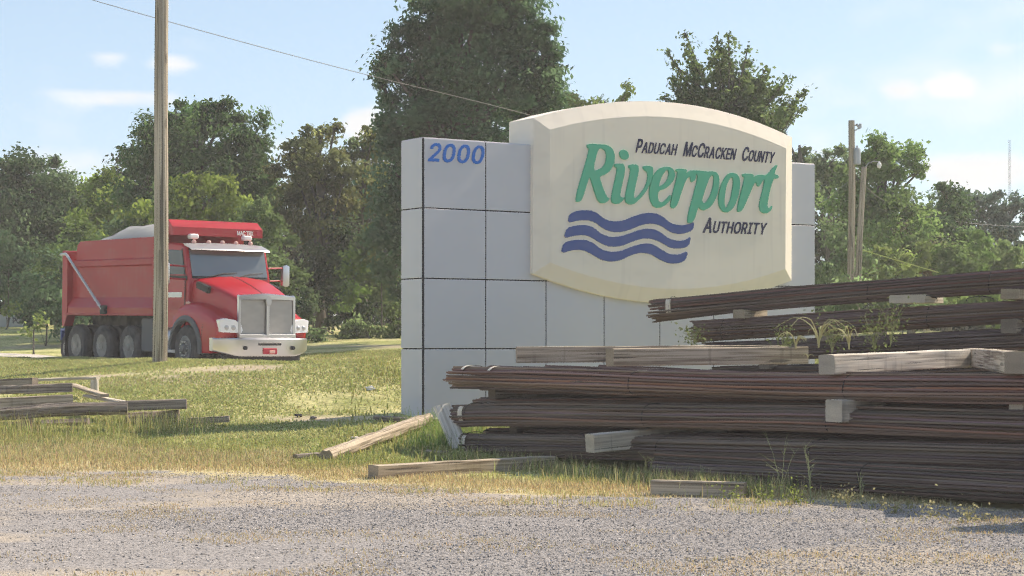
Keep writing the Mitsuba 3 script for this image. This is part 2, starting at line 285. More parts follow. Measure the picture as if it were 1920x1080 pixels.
def panel(x0, x1, y0, y1, z0, z1):
    add('wall_panel', face3(cbox([(x0+x1)/2, (y0+y1)/2, (z0+z1)/2], [x1-x0, y1-y0, z1-z0], .004), 0), 'panel_grey', sign)
for r in range(4):
    y0, y1 = r*PH+J, (r+1)*PH-J
    if r == 0: y0 = -.3
    for c in range(7):
        dz = rng.uniform(-.002, .002)
        panel(c*PW+(.028 if c == 0 else J), (c+1)*PW-J, y0, y1, -.02, dz)
        panel(c*PW+J, (c+1)*PW-J, y0, y1, -TH-dz, -TH+.02)
    panel(-.006, .02, y0, y1, -TH+J, -.03); panel(7*PW-.02, 7*PW+.006, y0, y1, -TH+J, -J*1.2)
add('corner_strip', face3(trimesh.creation.box(bounds=[[.0, -.3, -.028], [.03, 4*PH-J, -.004]]), 0), 'joint_dark', sign)
add('coping', face3(cbox([3.5*PW, 4*PH-.006, -TH/2], [7*PW-.02, .02, TH-.03], .004), 0), 'panel_grey', sign)
# cream cabinet: outer outline, raised bevelled face
OO, OI = .09, .21
def arc(a, m, b, n=14):
    t = np.linspace(0, 1, n); c = 2*np.array(m)-.5*np.array(a)-.5*np.array(b); return [(1-s)**2*np.array(a)+2*s*(1-s)*c+s*s*np.array(b) for s in t]
def outline(tl, tm, tr, br, bm, bl, off):
    q = [onplane(*k, off) for k in (tl, tm, tr, br, bm, bl)]
    midx = (q[0][0]+q[2][0])/2; q[1][0] = midx; q[4][0] = (q[3][0]+q[5][0])/2
    return np.array(arc(q[0], q[1], q[2])+arc(q[3], q[4], q[5]))
ro = outline((1000.4, 221), (1225, 189), (1485, 257.5), (1484, 526), (1225, 568), (999, 513), OO)
ri = outline((1031, 243), (1235, 218), (1474, 278), (1472.5, 504), (1235, 541), (1031, 492), OI)
cen = ro.mean(0); back = ro*1
cab = loft_poly([back, ro, ri], [-.70, OO, OI], lambda p, d: V(p[0], p[1], d))
add('cabinet', face3(cab, 0), 'cream_stucco', sign)
# a joint down the cabinet crown
CB = sign+'__cabinet'
def chaikin(p, k=2):
    p = np.asarray(p, float)
    for _ in range(k):
        n = np.roll(p, -1, 0); p = np.stack([.78*p+.22*n, .22*p+.78*n], 1).reshape(-1, 2)
    return p
Z5 = lambda p: (1040+p[0]/6, 240+p[1]/6)
Z6 = lambda p: (1240+p[0]/4.908, 240+p[1]/4.908)
ZW = lambda p: (980+p[0]/2.7, 180+p[1]/2.7)
def cutout(name, mp, outer, holes=(), mat='letter_green', depth=.034, k=2, parent=CB, off=OI, flat=0):
    P = lambda r: [tuple(onplane(*mp(p), off+depth)) for p in chaikin(r, k)]
    g = sg.Polygon(P(outer), [P(h) for h in holes]).buffer(0)
    m = extrude(g, depth-.002); add(name, face3(m, off+.002), mat, parent)
cutout('letter', Z5, [(368, 178), (480, 180), (590, 190), (650, 225), (680, 305), (672, 400), (632, 478), (565, 528), (505, 545), (525, 615), (565, 725), (592, 780), (622, 790), (602, 822), (560, 847), (515, 842), (480, 795), (440, 670), (398, 540), (372, 610), (303, 832), (222, 830), (402, 235), (372, 225)],
       [[(488, 235), (535, 226), (578, 258), (590, 330), (572, 408), (522, 462), (428, 486)]])
cutout('letter', Z5, [(680, 398), (812, 404), (738, 738), (742, 775), (775, 782), (802, 775), (742, 845), (690, 857), (646, 838), (640, 780), (715, 447), (676, 440)])
cutout('letter_dot', Z5, [(785+50*math.cos(a)-10*math.sin(a), 300-56*math.sin(a)) for a in np.linspace(0, 2*np.pi, 20)[:-1]])
cutout('letter', Z5, [(840, 408), (967, 414), (892, 730), (896, 786), (925, 785), (985, 720), (1035, 640), (1055, 550), (1045, 495), (1000, 465), (998, 424), (1105, 429), (1112, 500), (1090, 600), (1040, 700), (970, 790), (900, 852), (850, 864), (805, 838), (794, 775), (866, 462), (838, 452)])
cutout('letter', Z5, [(1230, 437), (1290, 434), (1340, 465), (1360, 520), (1345, 580), (1300, 640), (1240, 685), (1167, 710), (1160, 780), (1175, 830), (1215, 838), (1260, 805), (1312, 742), (1312, 800), (1270, 850), (1210, 892), (1150, 902), (1105, 872), (1075, 800), (1066, 720), (1083, 620), (1118, 530), (1170, 465)],
       [[(1280, 470), (1292, 510), (1275, 580), (1235, 630), (1172, 665), (1185, 600), (1220, 520), (1255, 475)]])
cutout('letter', Z6, [(137, 374), (240, 378), (228, 425), (268, 392), (303, 388), (322, 420), (316, 470), (290, 500), (275, 492), (268, 445), (236, 462), (205, 535), (140, 738), (74, 736), (160, 404), (137, 398)])
cutout('letter', Z6, [(300, 386), (432, 402), (470, 397), (512, 408), (534, 450), (536, 530), (512, 630), (465, 717), (402, 759), (362, 750), (343, 714), (300, 868), (226, 880), (346, 448), (322, 424)],
       [[(440, 462), (468, 430), (488, 448), (483, 530), (456, 620), (416, 687), (386, 692), (373, 660)]])
cutout('letter', Z6, [(660, 411), (705, 428), (727, 480), (724, 560), (702, 660), (660, 742), (610, 780), (563, 767), (533, 715), (528, 640), (544, 550), (583, 465), (620, 420)],
       [[(655, 448), (668, 480), (660, 560), (640, 660), (610, 725), (592, 735), (582, 700), (585, 620), (600, 530), (630, 465)]])
cutout('letter', Z6, [(748, 419), (856, 424), (846, 462), (885, 432), (940, 430), (962, 455), (925, 500), (900, 542), (884, 532), (878, 492), (850, 522), (822, 592), (742, 772), (690, 770), (776, 452), (750, 446)])
cutout('letter', Z6, [(1066, 338), (1069, 350), (1036, 425), (1083, 438), (1076, 466), (1026, 466), (974, 700), (985, 740), (1005, 735), (1024, 712), (1020, 747), (985, 781), (945, 787), (911, 762), (904, 700), (960, 472), (932, 462), (932, 445), (985, 425), (1030, 368)])
for w in ([(240, 595), (290, 578), (340, 578), (375, 590), (410, 620), (450, 635), (510, 632), (560, 610), (620, 592), (670, 592), (710, 610), (750, 645), (800, 655), (840, 650), (870, 636), (862, 682), (800, 701), (750, 690), (700, 655), (660, 645), (610, 650), (560, 670), (510, 688), (460, 690), (410, 672), (370, 640), (330, 628), (280, 630), (229, 643)],
          [(225, 668), (270, 655), (320, 652), (360, 665), (400, 700), (450, 715), (500, 710), (560, 690), (610, 672), (660, 672), (700, 690), (740, 722), (790, 735), (830, 728), (853, 710), (842, 760), (800, 773), (750, 770), (700, 740), (655, 722), (600, 722), (550, 740), (500, 760), (450, 765), (400, 748), (350, 715), (310, 702), (260, 708), (209, 721)],
          [(210, 742), (260, 728), (320, 728), (360, 745), (400, 778), (450, 790), (500, 785), (560, 760), (620, 745), (660, 750), (700, 775), (740, 800), (790, 805), (839, 784), (825, 832), (790, 848), (740, 848), (690, 825), (650, 800), (600, 792), (550, 805), (500, 830), (450, 840), (400, 830), (350, 800), (310, 780), (260, 778), (194, 797)]):
    cutout('wave', ZW, w, mat='wave_blue', depth=.02, k=1)
def words(text, px0, py0, px1, py1, capx, smallx, mat, depth, off, parent, name, bold=False, shear=.2, big=(0,)):
    a, b = onplane(px0, py0, off), onplane(px1, py1, off); up = onplane(px0, py0-capx, off)[1]-a[1]; W = b[0]-a[0]; sm = up*smallx
    ms, x = [], 0
    for i, ch in enumerate(text):
        hh = up if i in big else sm; m = meshkit.text_mesh(ch, hh, depth, bold); w = m.bounds[1][0]-m.bounds[0][0]
        m.apply_translation([x-m.bounds[0][0], 0, 0]); x += w+sm*.16; ms.append(m)
    total = x-sm*.16; s = (W-up*shear*.8)/total
    for m in ms:
        v = m.vertices; v[:, 0] = v[:, 0]*s+v[:, 1]*shear; v[:, :2] += a; v[:, 1] += (b[1]-a[1])*(v[:, 0]-a[0])/W
        m.vertices = v; add(name, face3(m, off+.002), mat, parent)
words('PADUCAH', 1191, 285.3, 1270.5, 291, 25, .8, 'letter_navy', .014, OI, CB, 'small_letter', True, .28)
words('MCCRACKEN', 1280, 292.2, 1381, 300, 26, .8, 'letter_navy', .014, OI, CB, 'small_letter', True, .28, (0, 2))
words('COUNTY', 1389.5, 300.5, 1453, 306, 25, .8, 'letter_navy', .014, OI, CB, 'small_letter', True, .28)
words('AUTHORITY', 1317, 435.5, 1438, 439.5, 27, .78, 'letter_navy', .014, OI, CB, 'small_letter', True, .28)
words('2000', 802, 301.5, 909, 307, 33, 1.0, 'number_blue', .012, .003, sign, 'number_digit', True, .22)
base = add('concrete_pad', face3(cbox([3.5*PW, -.03, -TH/2], [7*PW+.5, .12, TH+.5], .02), 0), 'stone_pad' if 'stone_pad' in scene else 'road_mat', sign)
# ------------------------------------------------------------------ rebar bundles
def bundle_mesh(p0, p1, rw, rh, bar, seed, sag=0., nseg=14, shell=True, tone=(.12, .075, .058), rag=.05, fall=0.):
    rng = np.random.default_rng(seed); p0, p1 = np.asarray(p0, float), np.asarray(p1, float); L = np.linalg.norm(p1-p0)
    ax = (p1-p0)/L; sd = np.cross(ax, [0, 0, 1]); sd /= np.linalg.norm(sd); up = np.cross(sd, ax)
    pts = []; dy = bar*.88; k = int(rh/dy)+1
    for i in range(-k, k+1):
        for j in range(-int(rw/bar)-1, int(rw/bar)+2):
            x, y = (j+.5*(i % 2))*bar+rng.normal(0, bar*.10), i*dy+rng.normal(0, bar*.10)
            r = ((abs(x)/rw)**2.6+(abs(y)/rh)**2.6)
            if r < 1 and (not shell or r > .42): pts.append((x, y))
    ms, cs = [], []; t = np.linspace(0, 1, nseg+1)
    for (x, y) in pts:
        e0, e1 = rng.normal(0, rag), rng.normal(0, rag)
        s = np.clip(t, 0, 1)*(L+e0+e1)-e0
        dx_, dy_ = rng.normal(0, bar*.4, 2); w1, w2 = rng.normal(0, bar*.35, 2); ph = rng.uniform(0, 6.28, 2)
        spread = 1+.10*np.exp(-np.minimum(s+.3, L-s+.3)/.5)
        pp = p0+ax*s[:, None]+sd*(x*spread+dx_*(s/L-.5)+w1*np.sin(s*1.1+ph[0]))[:, None]+up*(y*spread+dy_*(s/L-.5)+w2*np.sin(s*.9+ph[1])-sag*np.sin(np.pi*np.clip(s/L, 0, 1))-fall*np.exp(-(s+.2)/1.4))[:, None]
        m = tube(pp, bar*.5, 6); ms.append(m)
        c = np.array(tone)*rng.uniform(.6, 1.55)*(V(1.4, 1.05, .85) if rng.random() < .07 else 1)*np.array([1, rng.uniform(.88, 1.08), rng.uniform(.85, 1.12)])
        al = .75+.5*meshkit.noise(np.stack([np.repeat(s, 6)*1.5, np.full(len(s)*6, seed+x*50), np.zeros(len(s)*6)], -1), 3)
        cc = np.vstack([c*al[:, None], c*.8, c*.8]); cs.append(cc)
    return cat_(ms), np.vstack(cs), (ax, sd, up, L)
def band(p0, fr, rw, rh, at_s, r=.006, squash=1.02, sag=0.):
    ax, sd, up, L = fr; a = np.linspace(0, 2*np.pi, 25); e = 2/2.6
    cx, cz = np.sign(np.cos(a))*np.abs(np.cos(a))**e*rw*squash, np.sign(np.sin(a))*np.abs(np.sin(a))**e*rh*squash
    o = np.asarray(p0)+ax*at_s-up*sag*math.sin(math.pi*at_s/L)
    return tube(o+ax*(.02*np.sin(a*2))[:, None]+sd*cx[:, None]+up*cz[:, None], r, 5, False)
def tag_mesh(p0, fr, rw, rh, at_s, side, w=.07, hgt=.2, sag=0., top=False):
    ax, sd, up, L = fr; o = np.asarray(p0)+ax*at_s-up*sag*math.sin(math.pi*at_s/L); an = np.linspace(.55, 1.75, 6) if top else np.linspace(-.75, .65, 6); g = []
    e = 2/2.6
    for k in (0, 1):
        for a in an: 
            cx = np.sign(math.cos(a))*abs(math.cos(a))**e*(rw+.008); cz = np.sign(math.sin(a))*abs(math.sin(a))**e*(rh+.008)
            g.append(o+ax*(k*w-w/2)+side*sd*cx+up*cz)
    g = np.array(g).reshape(2, 6, 3); f = []
    for j in range(5): f += [[j, j+1, 7+j], [j, 7+j, 6+j]]
    m = trimesh.Trimesh(g.reshape(-1, 3), np.array(f), process=False)
    inn = m.copy(); n = side*sd; inn.vertices = inn.vertices-n*.004
    bd = [[0, 6], [6, 11], [11, 5], [5, 0]]
    return cat_([m, inn])
BD = V(6.4, -9.4, 0)/math.hypot(6.4, 9.4); BN = V(.826, .563, 0)
RW, RH = .235, .166
def make_bundle(p0, p1, rw, rh, label, seed, tone, tags=(), bands=(), group=None, bar=.03, **kw):
    t = thing('rebar_bundle', label, 'rebar bundle', group)
    m, c, fr = bundle_mesh(p0, p1, rw, rh, bar, seed, tone=tone, **{'rag': .05, **kw})
    add('bars', m, 'rebar', t, kind='stuff', smooth=True, color=np.clip(c, 0, 1))
    for s in bands: add('tie_wire', band(p0, fr, rw, rh, s, sag=kw.get('sag', 0)), 'wire_black', t, smooth=True)
    for s, side, w, top in tags: add('tag', tag_mesh(p0, fr, rw, rh, s, side, w, sag=kw.get('sag', 0), top=top), 'tag_white', t)
    return t
LB, RB = V(-.8, 31, 0), V(-.8, 31, 0)+BD*12.2
def zline(z0, z1): return LB+V(0, 0, z0), V(-.8, 31, 0)+BD*12.2+V(0, 0, z0+(z1-z0)*12.2/11.37)
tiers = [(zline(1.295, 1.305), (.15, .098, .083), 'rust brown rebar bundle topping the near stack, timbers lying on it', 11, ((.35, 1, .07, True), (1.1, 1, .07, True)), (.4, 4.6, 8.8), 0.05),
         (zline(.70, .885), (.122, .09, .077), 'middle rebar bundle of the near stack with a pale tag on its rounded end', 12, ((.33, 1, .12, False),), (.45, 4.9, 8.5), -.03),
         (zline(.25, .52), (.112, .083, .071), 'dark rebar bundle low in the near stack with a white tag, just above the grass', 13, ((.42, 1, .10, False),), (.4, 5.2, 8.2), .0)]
GRP = 'rebar bundles of the near stack behind the front ones'
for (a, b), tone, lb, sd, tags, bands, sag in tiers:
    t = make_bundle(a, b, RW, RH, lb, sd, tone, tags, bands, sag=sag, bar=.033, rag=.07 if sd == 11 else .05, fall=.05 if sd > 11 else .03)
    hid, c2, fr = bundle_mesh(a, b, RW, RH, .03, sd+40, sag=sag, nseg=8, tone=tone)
    ply_ = mikit.ply(hid, 'rebar', True, color=np.clip(c2, 0, 1))
    for r in range(1, 6):
        k = thing('rebar_bundle', 'rusty rebar bundle lying behind the front bundles of the near stack, its top barely showing', 'rebar bundle', GRP)
        kk = fresh(k+'__bars'); zo = {11: -.06, 12: .04, 13: .02}[sd]; o = BN*r*.49+BD*float(np.random.default_rng(sd*7+r).uniform(-.15, .35))
        scene[kk] = {**ply_, 'to_world': T().translate([float(o[0]), float(o[1]), float(zo+.012*(r % 2))])}; labels[kk] = {'kind': 'stuff'}
a1, b1 = V(2.2, 26.5, .13)-BN*.20, V(2.2, 26.5, .27)-BN*.20+BD*7.5
make_bundle(a1, b1, .23, .175, 'lowest rebar bundle of the near stack, lying on the gravel at the right', 14, (.112, .083, .070), (), (3.9, 6.4), sag=-.0)
# back stack
A0, A1_ = V(.0716*35, 35, 0), V(.2595*31, 31, 0)
ad = (A1_-A0)/np.linalg.norm(A1_-A0)
def backline(px, z0, z1, Lx=0.): 
    u = (px-960)/F; t = (u*A0[1]-A0[0])/((A1_-A0)[0]-u*(A1_-A0)[1]); p = A0+(A1_-A0)*t; q = A0+(A1_-A0)*1.85
    return V(p[0], p[1], z0), V(q[0], q[1], z0+(z1-z0)*(1.85-t)/(1-t))
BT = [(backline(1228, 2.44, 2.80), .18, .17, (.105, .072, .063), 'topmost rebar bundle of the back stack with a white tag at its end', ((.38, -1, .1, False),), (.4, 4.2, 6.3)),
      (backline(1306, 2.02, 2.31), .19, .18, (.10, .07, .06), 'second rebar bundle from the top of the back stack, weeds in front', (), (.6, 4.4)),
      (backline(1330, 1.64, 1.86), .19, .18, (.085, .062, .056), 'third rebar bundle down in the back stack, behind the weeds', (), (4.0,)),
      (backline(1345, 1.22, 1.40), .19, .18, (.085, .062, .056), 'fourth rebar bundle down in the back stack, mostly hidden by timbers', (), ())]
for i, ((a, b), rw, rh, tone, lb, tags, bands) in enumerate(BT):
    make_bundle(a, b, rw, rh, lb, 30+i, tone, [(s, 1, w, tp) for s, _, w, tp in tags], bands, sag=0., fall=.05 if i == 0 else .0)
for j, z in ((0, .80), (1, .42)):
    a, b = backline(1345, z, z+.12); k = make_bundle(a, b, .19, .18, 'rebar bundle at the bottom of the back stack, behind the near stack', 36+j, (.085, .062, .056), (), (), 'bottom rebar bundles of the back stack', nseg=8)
# another stack begins just beyond the right edge of the frame; its shadow falls on the gravel in view
for i, (ox, oy, z) in enumerate(((0, 0, .19), (.46, .2, .19), (.1, .05, .60), (.5, .25, .60), (.15, .1, 1.02), (.2, .12, 1.42))):
    p = V(5.36+ox, 19.7+oy, z); make_bundle(p, p+V(.93, -.37, 0)*6, .22, .18, 'rebar bundle of the stack just outside the right edge of the view', 70+i, (.10, .08, .07), (), (), 'rebar bundles just outside the right edge', nseg=6)
# ------------------------------------------------------------------ timbers
def beam(p0, p1, w, h, mat, label, seed, name='timber', cat='timber', group=None, **k):
    m, uv = timber(p0, p1, w, h, seed, **k); return add(name, m, mat, None, label, cat, group, uv=uv)
def on_u(px, Y, z): u = (px-960)/F; return V(u*Y, Y, z)
beam(on_u(968, 30.6, 1.625), on_u(1472, 31.0, 1.65), .2, .25, 'wood_weathered', 'long grey timber lying rearmost across the top of the near rebar stack', 1)
beam(on_u(1143, 27.7, 1.60), on_u(1508, 29.4, 1.625), .2, .25, 'wood_weathered', 'weathered timber with dark streaks across the near stack, in front of the longest grey one', 2)
beam(on_u(1550, 23.7, 1.535), on_u(1806, 25.7, 1.60), .24, .235, 'wood_pale', 'pale sunlit timber with a knot, slanting on the right part of the near stack', 3)
beam(on_u(1820, 27.2, 1.61), on_u(1903, 21.2, 1.58), .22, .24, 'wood_weathered', 'grey timber pointing at the camera at the right end of the near stack top', 4)
# dunnage of the near stack
def dnF(px, Y, z, w, h, mat, lb, sd): p = on_u(px, Y, z); beam(p, p+V(1.9, .95, .14), w, h, mat, lb, sd)
dn = lambda px, Y, z, L, w, h, mat, lb, sd, **k: beam(on_u(px, Y, z), on_u(px, Y, z)+BN*L+V(0, 0, k.pop('dz', 0.)), w, h, mat, lb, sd, **k)
dnF(1106, 26.9, .43, .25, .25, 'wood_pale', 'sunlit squared timber sticking out of the near stack above the dark low bundle', 5)
dn(1563, 23.55, .985, 2.8, .28, .27, 'wood_pale', 'cracked timber end poking out between the top and middle bundles', 6)
dn(922, 30.7, 1.02, 2.8, .2, .18, 'wood_dark', 'grey timber under the left end of the top bundle', 7)
dn(962, 30.15, .50, 2.7, .2, .19, 'wood_dark', 'short grey timber between the two lower bundles at their left end', 8)
dn(1905, 21.6, 1.10, 2.6, .2, .12, 'wood_pale', 'thin pale plank between bundles at the right edge of the near stack', 9)
dn(1322, 25.6, .19, 2.6, .22, .20, 'wood_dark', 'grey block end under the near stack behind dry stalks', 10)
dn(1330, 25.3, .07, 3.0, .2, .14, 'wood_dark', 'dark timber under the lowest bundle of the near stack', 31)
dn(890, 30.6, .03, 2.7, .2, .12, 'wood_dark', 'dark timber under the left end of the near stack', 32)
# beams on the ground before it
g = lambda x, y, o: V(x, y, h1(x, y)+o)
beam(g(-1.84, 26.15, .07), g(.55, 28.3, .05), .22, .22, 'wood_weathered', 'long brown timber lying at the edge of the gravel in front of the near stack', 11)
beam(g(1.66, 23.35, .08), g(2.72, 23.0, .07), .18, .21, 'wood_weathered', 'short grey timber in the grass below the near stack', 12)
beam(g(-2.72, 28.9, .06), g(-1.43, 33.3, .11), .2, .19, 'wood_weathered', 'pale log like timber slanting up the grass to the sign foot', 13, rough=.012, ch=.05)
beam(at(862, 840, 30.6)+V(0, 0, .0), at(828, 760, 30.9), .27, .07, 'wood_bleached', 'white board leaning against the left end of the near stack', 14, roll=.35, rough=.0015, ch=.006)
beam(at(801, 815, 31.6), at(803, 842, 31.6), .17, .17, 'wood_dark', 'small brown wood block standing by the leaning white board', 15, roll=.5)
beam(at(798, 846, 30.2), at(838, 849, 30.0), .10, .05, 'wood_weathered', 'bit of board lying flat below the small brown block', 16)
beam(g(-3.2, 29.1, .05), g(-2.45, 29.6, .05), .15, .07, 'wood_dark', 'grey plank lying in the shaded grass left of the slanting log', 17)
beam(g(-2.52, 31.6, .05), g(-2.2, 31.3, .04), .16, .04, 'wood_pale', 'short pale board end lying in the shaded grass', 18)
beam(g(-2.35, 33.75, .04), g(-1.2, 33.55, .05), .2, .08, 'wood_dark', 'flat dark board at the left foot of the sign', 19)
beam(at(868, 795, 31.3), at(930, 796.5, 30.9), .09, .035, 'wood_pale', 'thin yellowish lath between the lower bundle ends', 20)
# dunnage of the back stack
ab = V(-ad[1], ad[0], 0); ab = ab if ab[1] > 0 else -ab
def bdun(px, py, w, h, L, mat, lb, sd, back=.5):
    u = (px-960)/F; t = (u*A0[1]-A0[0])/((A1_-A0)[0]-u*(A1_-A0)[1]); p = A0+(A1_-A0)*t; z = EYE-(py-HZ)/F*p[1]; p = V(p[0], p[1], z)
    beam(p-ab*.32, p+ab*back, w, h, mat, lb, sd)
bdun(1402, 589, .22, .15, .8, 'wood_weathered', 'wedge shaped timber end under the topmost back bundle', 21)
bdun(1716, 561, .62, .13, .8, 'wood_pale', 'broad pale timber between the two upper back bundles', 22, .4)
bdun(1908, 552, .30, .16, .8, 'wood_weathered', 'grey timber end between the upper back bundles at the right edge', 23)
bdun(1906, 612, .26, .22, .8, 'wood_dark', 'dark timber between the second and third back bundles at the right edge', 24)
bdun(1560, 634, .2, .10, .8, 'wood_dark', 'dark timber between the second and third back bundles behind the weeds', 25)
for px, z in ((1450, 1.43), (1850, 1.58), (1450, 1.0), (1850, 1.1), (1450, .6), (1850, .68)):
    Y = 33; bdun(px, HZ+(EYE-z)/Y*F, .2, .10, .8, 'wood_dark', 'dark timber between the lower bundles of the back stack', 40+int(z*10), .3)
    labels[list(k for k in labels if k.startswith('timber'))[-1]]['group'] = 'timbers between the lower back bundles'
# left timber pile
def pl(px0, py0, Y0, px1, py1, Y1, w, h, mat, lb, sd, **k): beam(at(px0, py0, Y0), at(px1, py1, Y1), w, h, mat, lb, sd, **k)
pl(-60, 722, 35.0, 66, 715.5, 34.6, .2, .14, 'wood_dark', 'dark plank end at the far top of the left timber pile', 50)
pl(20, 714, 35.8, 184, 709, 35.6, .24, .05, 'wood_pale', 'pale board lying at the back of the left timber pile', 51)
pl(-60, 733, 33.6, 136, 727, 33.9, .2, .14, 'wood_dark', 'weathered timber in the middle of the left pile, ragged top', 52, rough=.02)
pl(-60, 758, 32.4, 136, 749, 32.9, .2, .17, 'wood_weathered', 'squared brownish timber on the left pile with a clean cut right end', 53)
pl(-60, 781, 31.8, 239, 765.5, 32.2, .22, .2, 'wood_dark', 'long heavy dark timber along the front of the left pile', 54, rough=.02, ch=.05, bow=.03)
pl(236, 761, 32.8, 350, 757, 32.9, .2, .165, 'wood_dark', 'dark timber sticking out at the right end of the left pile', 55)
pl(178, 742, 34.4, 177, 712, 34.4, .13, .1, 'wood_pale', 'short pale post standing in the left timber pile', 56)
pl(136, 722, 34.4, 196, 742, 33.2, .16, .05, 'wood_weathered', 'splintered board sloping down behind the long timbers of the left pile', 57)
pl(165, 742, 33.8, 232, 755, 32.9, .2, .05, 'wood_pale', 'flat pale board sloping towards the right end of the left pile', 58)
pl(52, 783, 32.3, 53, 823, 32.2, .2, .2, 'wood_dark', 'reddish dark support block under the left pile, nearest the photo edge', 59)
pl(80, 800, 32.6, 166, 797, 32.6, .22, .2, 'wood_dark', 'low dark timber under the long front timber of the left pile', 60, rough=.02, ch=.05)
pl(238, 786, 33.0, 336, 783, 33.0, .22, .22, 'wood_dark', 'mossy dark timber under the right end of the left pile', 61, rough=.03, ch=.06)
pl(354, 789, 33.0, 430, 785.5, 33.0, .2, .10, 'wood_weathered', 'low grey board lying in the grass right of the left pile', 62)
pl(-40, 803, 32.8, 40, 802, 32.8, .2, .2, 'wood_dark', 'dark timber hidden in tall grass at the left edge below the pile', 63)
# ------------------------------------------------------------------ utility poles and wires
def pole_mesh(p0, p1, r0, r1, sides=18, n=24, seed=0):
    t = np.linspace(0, 1, n); p = np.asarray(p0)+(np.asarray(p1)-p0)*t[:, None]; p[:, 0] += .015*np.sin(t*7+seed)
    a = np.arange(sides+1)*2*np.pi/sides; R = []
    uv = []
    for q, tt in zip(p, t):
        r = r0+(r1-r0)*tt; R.append(np.stack([q[0]+r*np.cos(a), q[1]+r*np.sin(a), a*0+q[2]], 1)); uv.append(np.stack([a/6.283+seed, a*0+tt], 1))
    v = np.vstack(R); s = sides+1; i, j = np.meshgrid(np.arange(n-1), np.arange(sides), indexing='ij')
    q = np.stack([i*s+j, i*s+j+1, (i+1)*s+j+1, (i+1)*s+j], -1).reshape(-1, 4); f = np.vstack([q[:, [0, 1, 2]], q[:, [0, 2, 3]]])
    top = len(v); v = np.vstack([v, p[-1]]); uvs = np.vstack(uv+[[[.5, 1]]]); f = np.vstack([f, [[(n-1)*s+k, (n-1)*s+k+1, top] for k in range(sides)]])
    return trimesh.Trimesh(v, f, process=False), uvs
up = thing('utility_pole', 'tall weathered wooden utility pole in front of the red truck', 'utility pole')
m, uv = pole_mesh(V(at(299, 683, 41)[0], 41, h1(-7.3, 41)-.4), V(at(306, -120, 41)[0], 41, 11.2), .158, .132, n=40)
add('shaft', m, 'pole_wood', up, smooth=True, uv=uv)
add('crossarm', cbox([-7.2, 41, 10.7], [1.9, .1, .12]), 'wood_weathered', up)
YP = 62.; p1x = at(1597, 0, YP)[0]; g1 = h1(p1x, YP)
up1 = thing('utility_pole', 'straight grey utility pole behind the back stack carrying a transformer can', 'utility pole')
m, uv = pole_mesh(V(at(1595, 0, YP)[0], YP, g1-.3), V(at(1597, 0, YP)[0], YP, at(0, 226, YP)[2]), .125, .098, seed=3); add('shaft', m, 'pole_wood', up1, smooth=True, uv=uv)
c = at(1607, 293, YP-.1); add('transformer', xf(lathe([(.005, -.26), (.10, -.26), (.115, -.22), (.115, .2), (.09, .25), (.03, .27), (.03, .33)], 16), trimesh.transformations.translation_matrix(c) @ trimesh.transformations.rotation_matrix(math.pi/2, [1, 0, 0])), 'galv', up1, smooth=40)
b0 = at(1600, 234, YP); brk = [tube([b0, at(1608, 236, YP)], .02), tube([at(1606, 232, YP), at(1612, 242, YP)], .035), tube([at(1601, 246, YP), at(1614, 238, YP)], .018), tube([at(1613, 232, YP), at(1613, 240, YP)], .045)]
add('insulator_bracket', cat_(brk), 'galv', up1, smooth=40)
up2 = thing('utility_pole', 'slightly leaning grey pole with a yard lamp beside the transformer pole', 'utility pole')
YL = 61.; m, uv = pole_mesh(V(at(1601, 0, YL)[0], YL, g1-.3), at(1620, 313, YL), .11, .085, seed=6); add('shaft', m, 'pole_wood', up2, smooth=True, uv=uv)
add('lamp_arm', tube([at(1619, 318, YL), at(1628, 306, YL), at(1640, 302, YL), at(1647, 303, YL)], .011), 'galv', up2, smooth=True)
c = at(1648.5, 309, YL); add('lamp_head', xf(lathe([(.01, -.11), (.05, -.10), (.075, -.03), (.07, .03), (.04, .06), (.03, .1), (.0, .11)], 14), trimesh.transformations.translation_matrix(c) @ trimesh.transformations.rotation_matrix(math.pi/2, [1, 0, 0])), 'white_paint', up2, smooth=40)
def wire(pts, r, mat, label, name='wire', cat='wire'):
    P = np.array(pts); from_ = np.linspace(0, 1, len(P)); 
    from scipy.interpolate import CubicSpline
    Q = CubicSpline(from_, P)(np.linspace(0, 1, 40)) if len(P) > 2 else P[0]+(P[1]-P[0])*np.linspace(0, 1, 12)[:, None]
    add(name, tube(Q, r, 6), mat, None, label, cat, smooth=True)
wire([at(100, -22, 43), at(350, 50, 45), at(715, 147, 49), at(990, 215, 54), at(1260, 300, 58), at(1450, 372, 60), at(1530, 384, 61), at(1592, 340, YP)], .008, 'wire_grey', 'thin overhead cable descending behind the cream sign cabinet')
wire([at(1614, 468, YL), at(1760, 511, YL-3)], .014, 'guy_yellow', 'yellow guy wire running down right from the leaning lamp pole', 'guy_wire')
wire([at(1610, 290, YL+3), at(1700, 395, 75), at(1940, 425, 95)], .012, 'wire_grey', 'faint distant cable in front of the far right trees')
am = at(1893, 262, 120); add('radio_mast', cat_([tube([V(am[0]+o, 120+p_, 3), V(am[0]+o, 120+p_, am[2])], .009, 5) for o, p_ in ((-.06, 0), (.06, 0), (0, .1))]+[tube([V(am[0]-.06, 120, 3+.5*i), V(am[0]+.06, 120, 3.25+.5*i)], .006, 4) for i in range(int((am[2]-3.3)/.5))]), 'wire_grey', None, 'thin distant radio mast above the far right trees', 'mast')
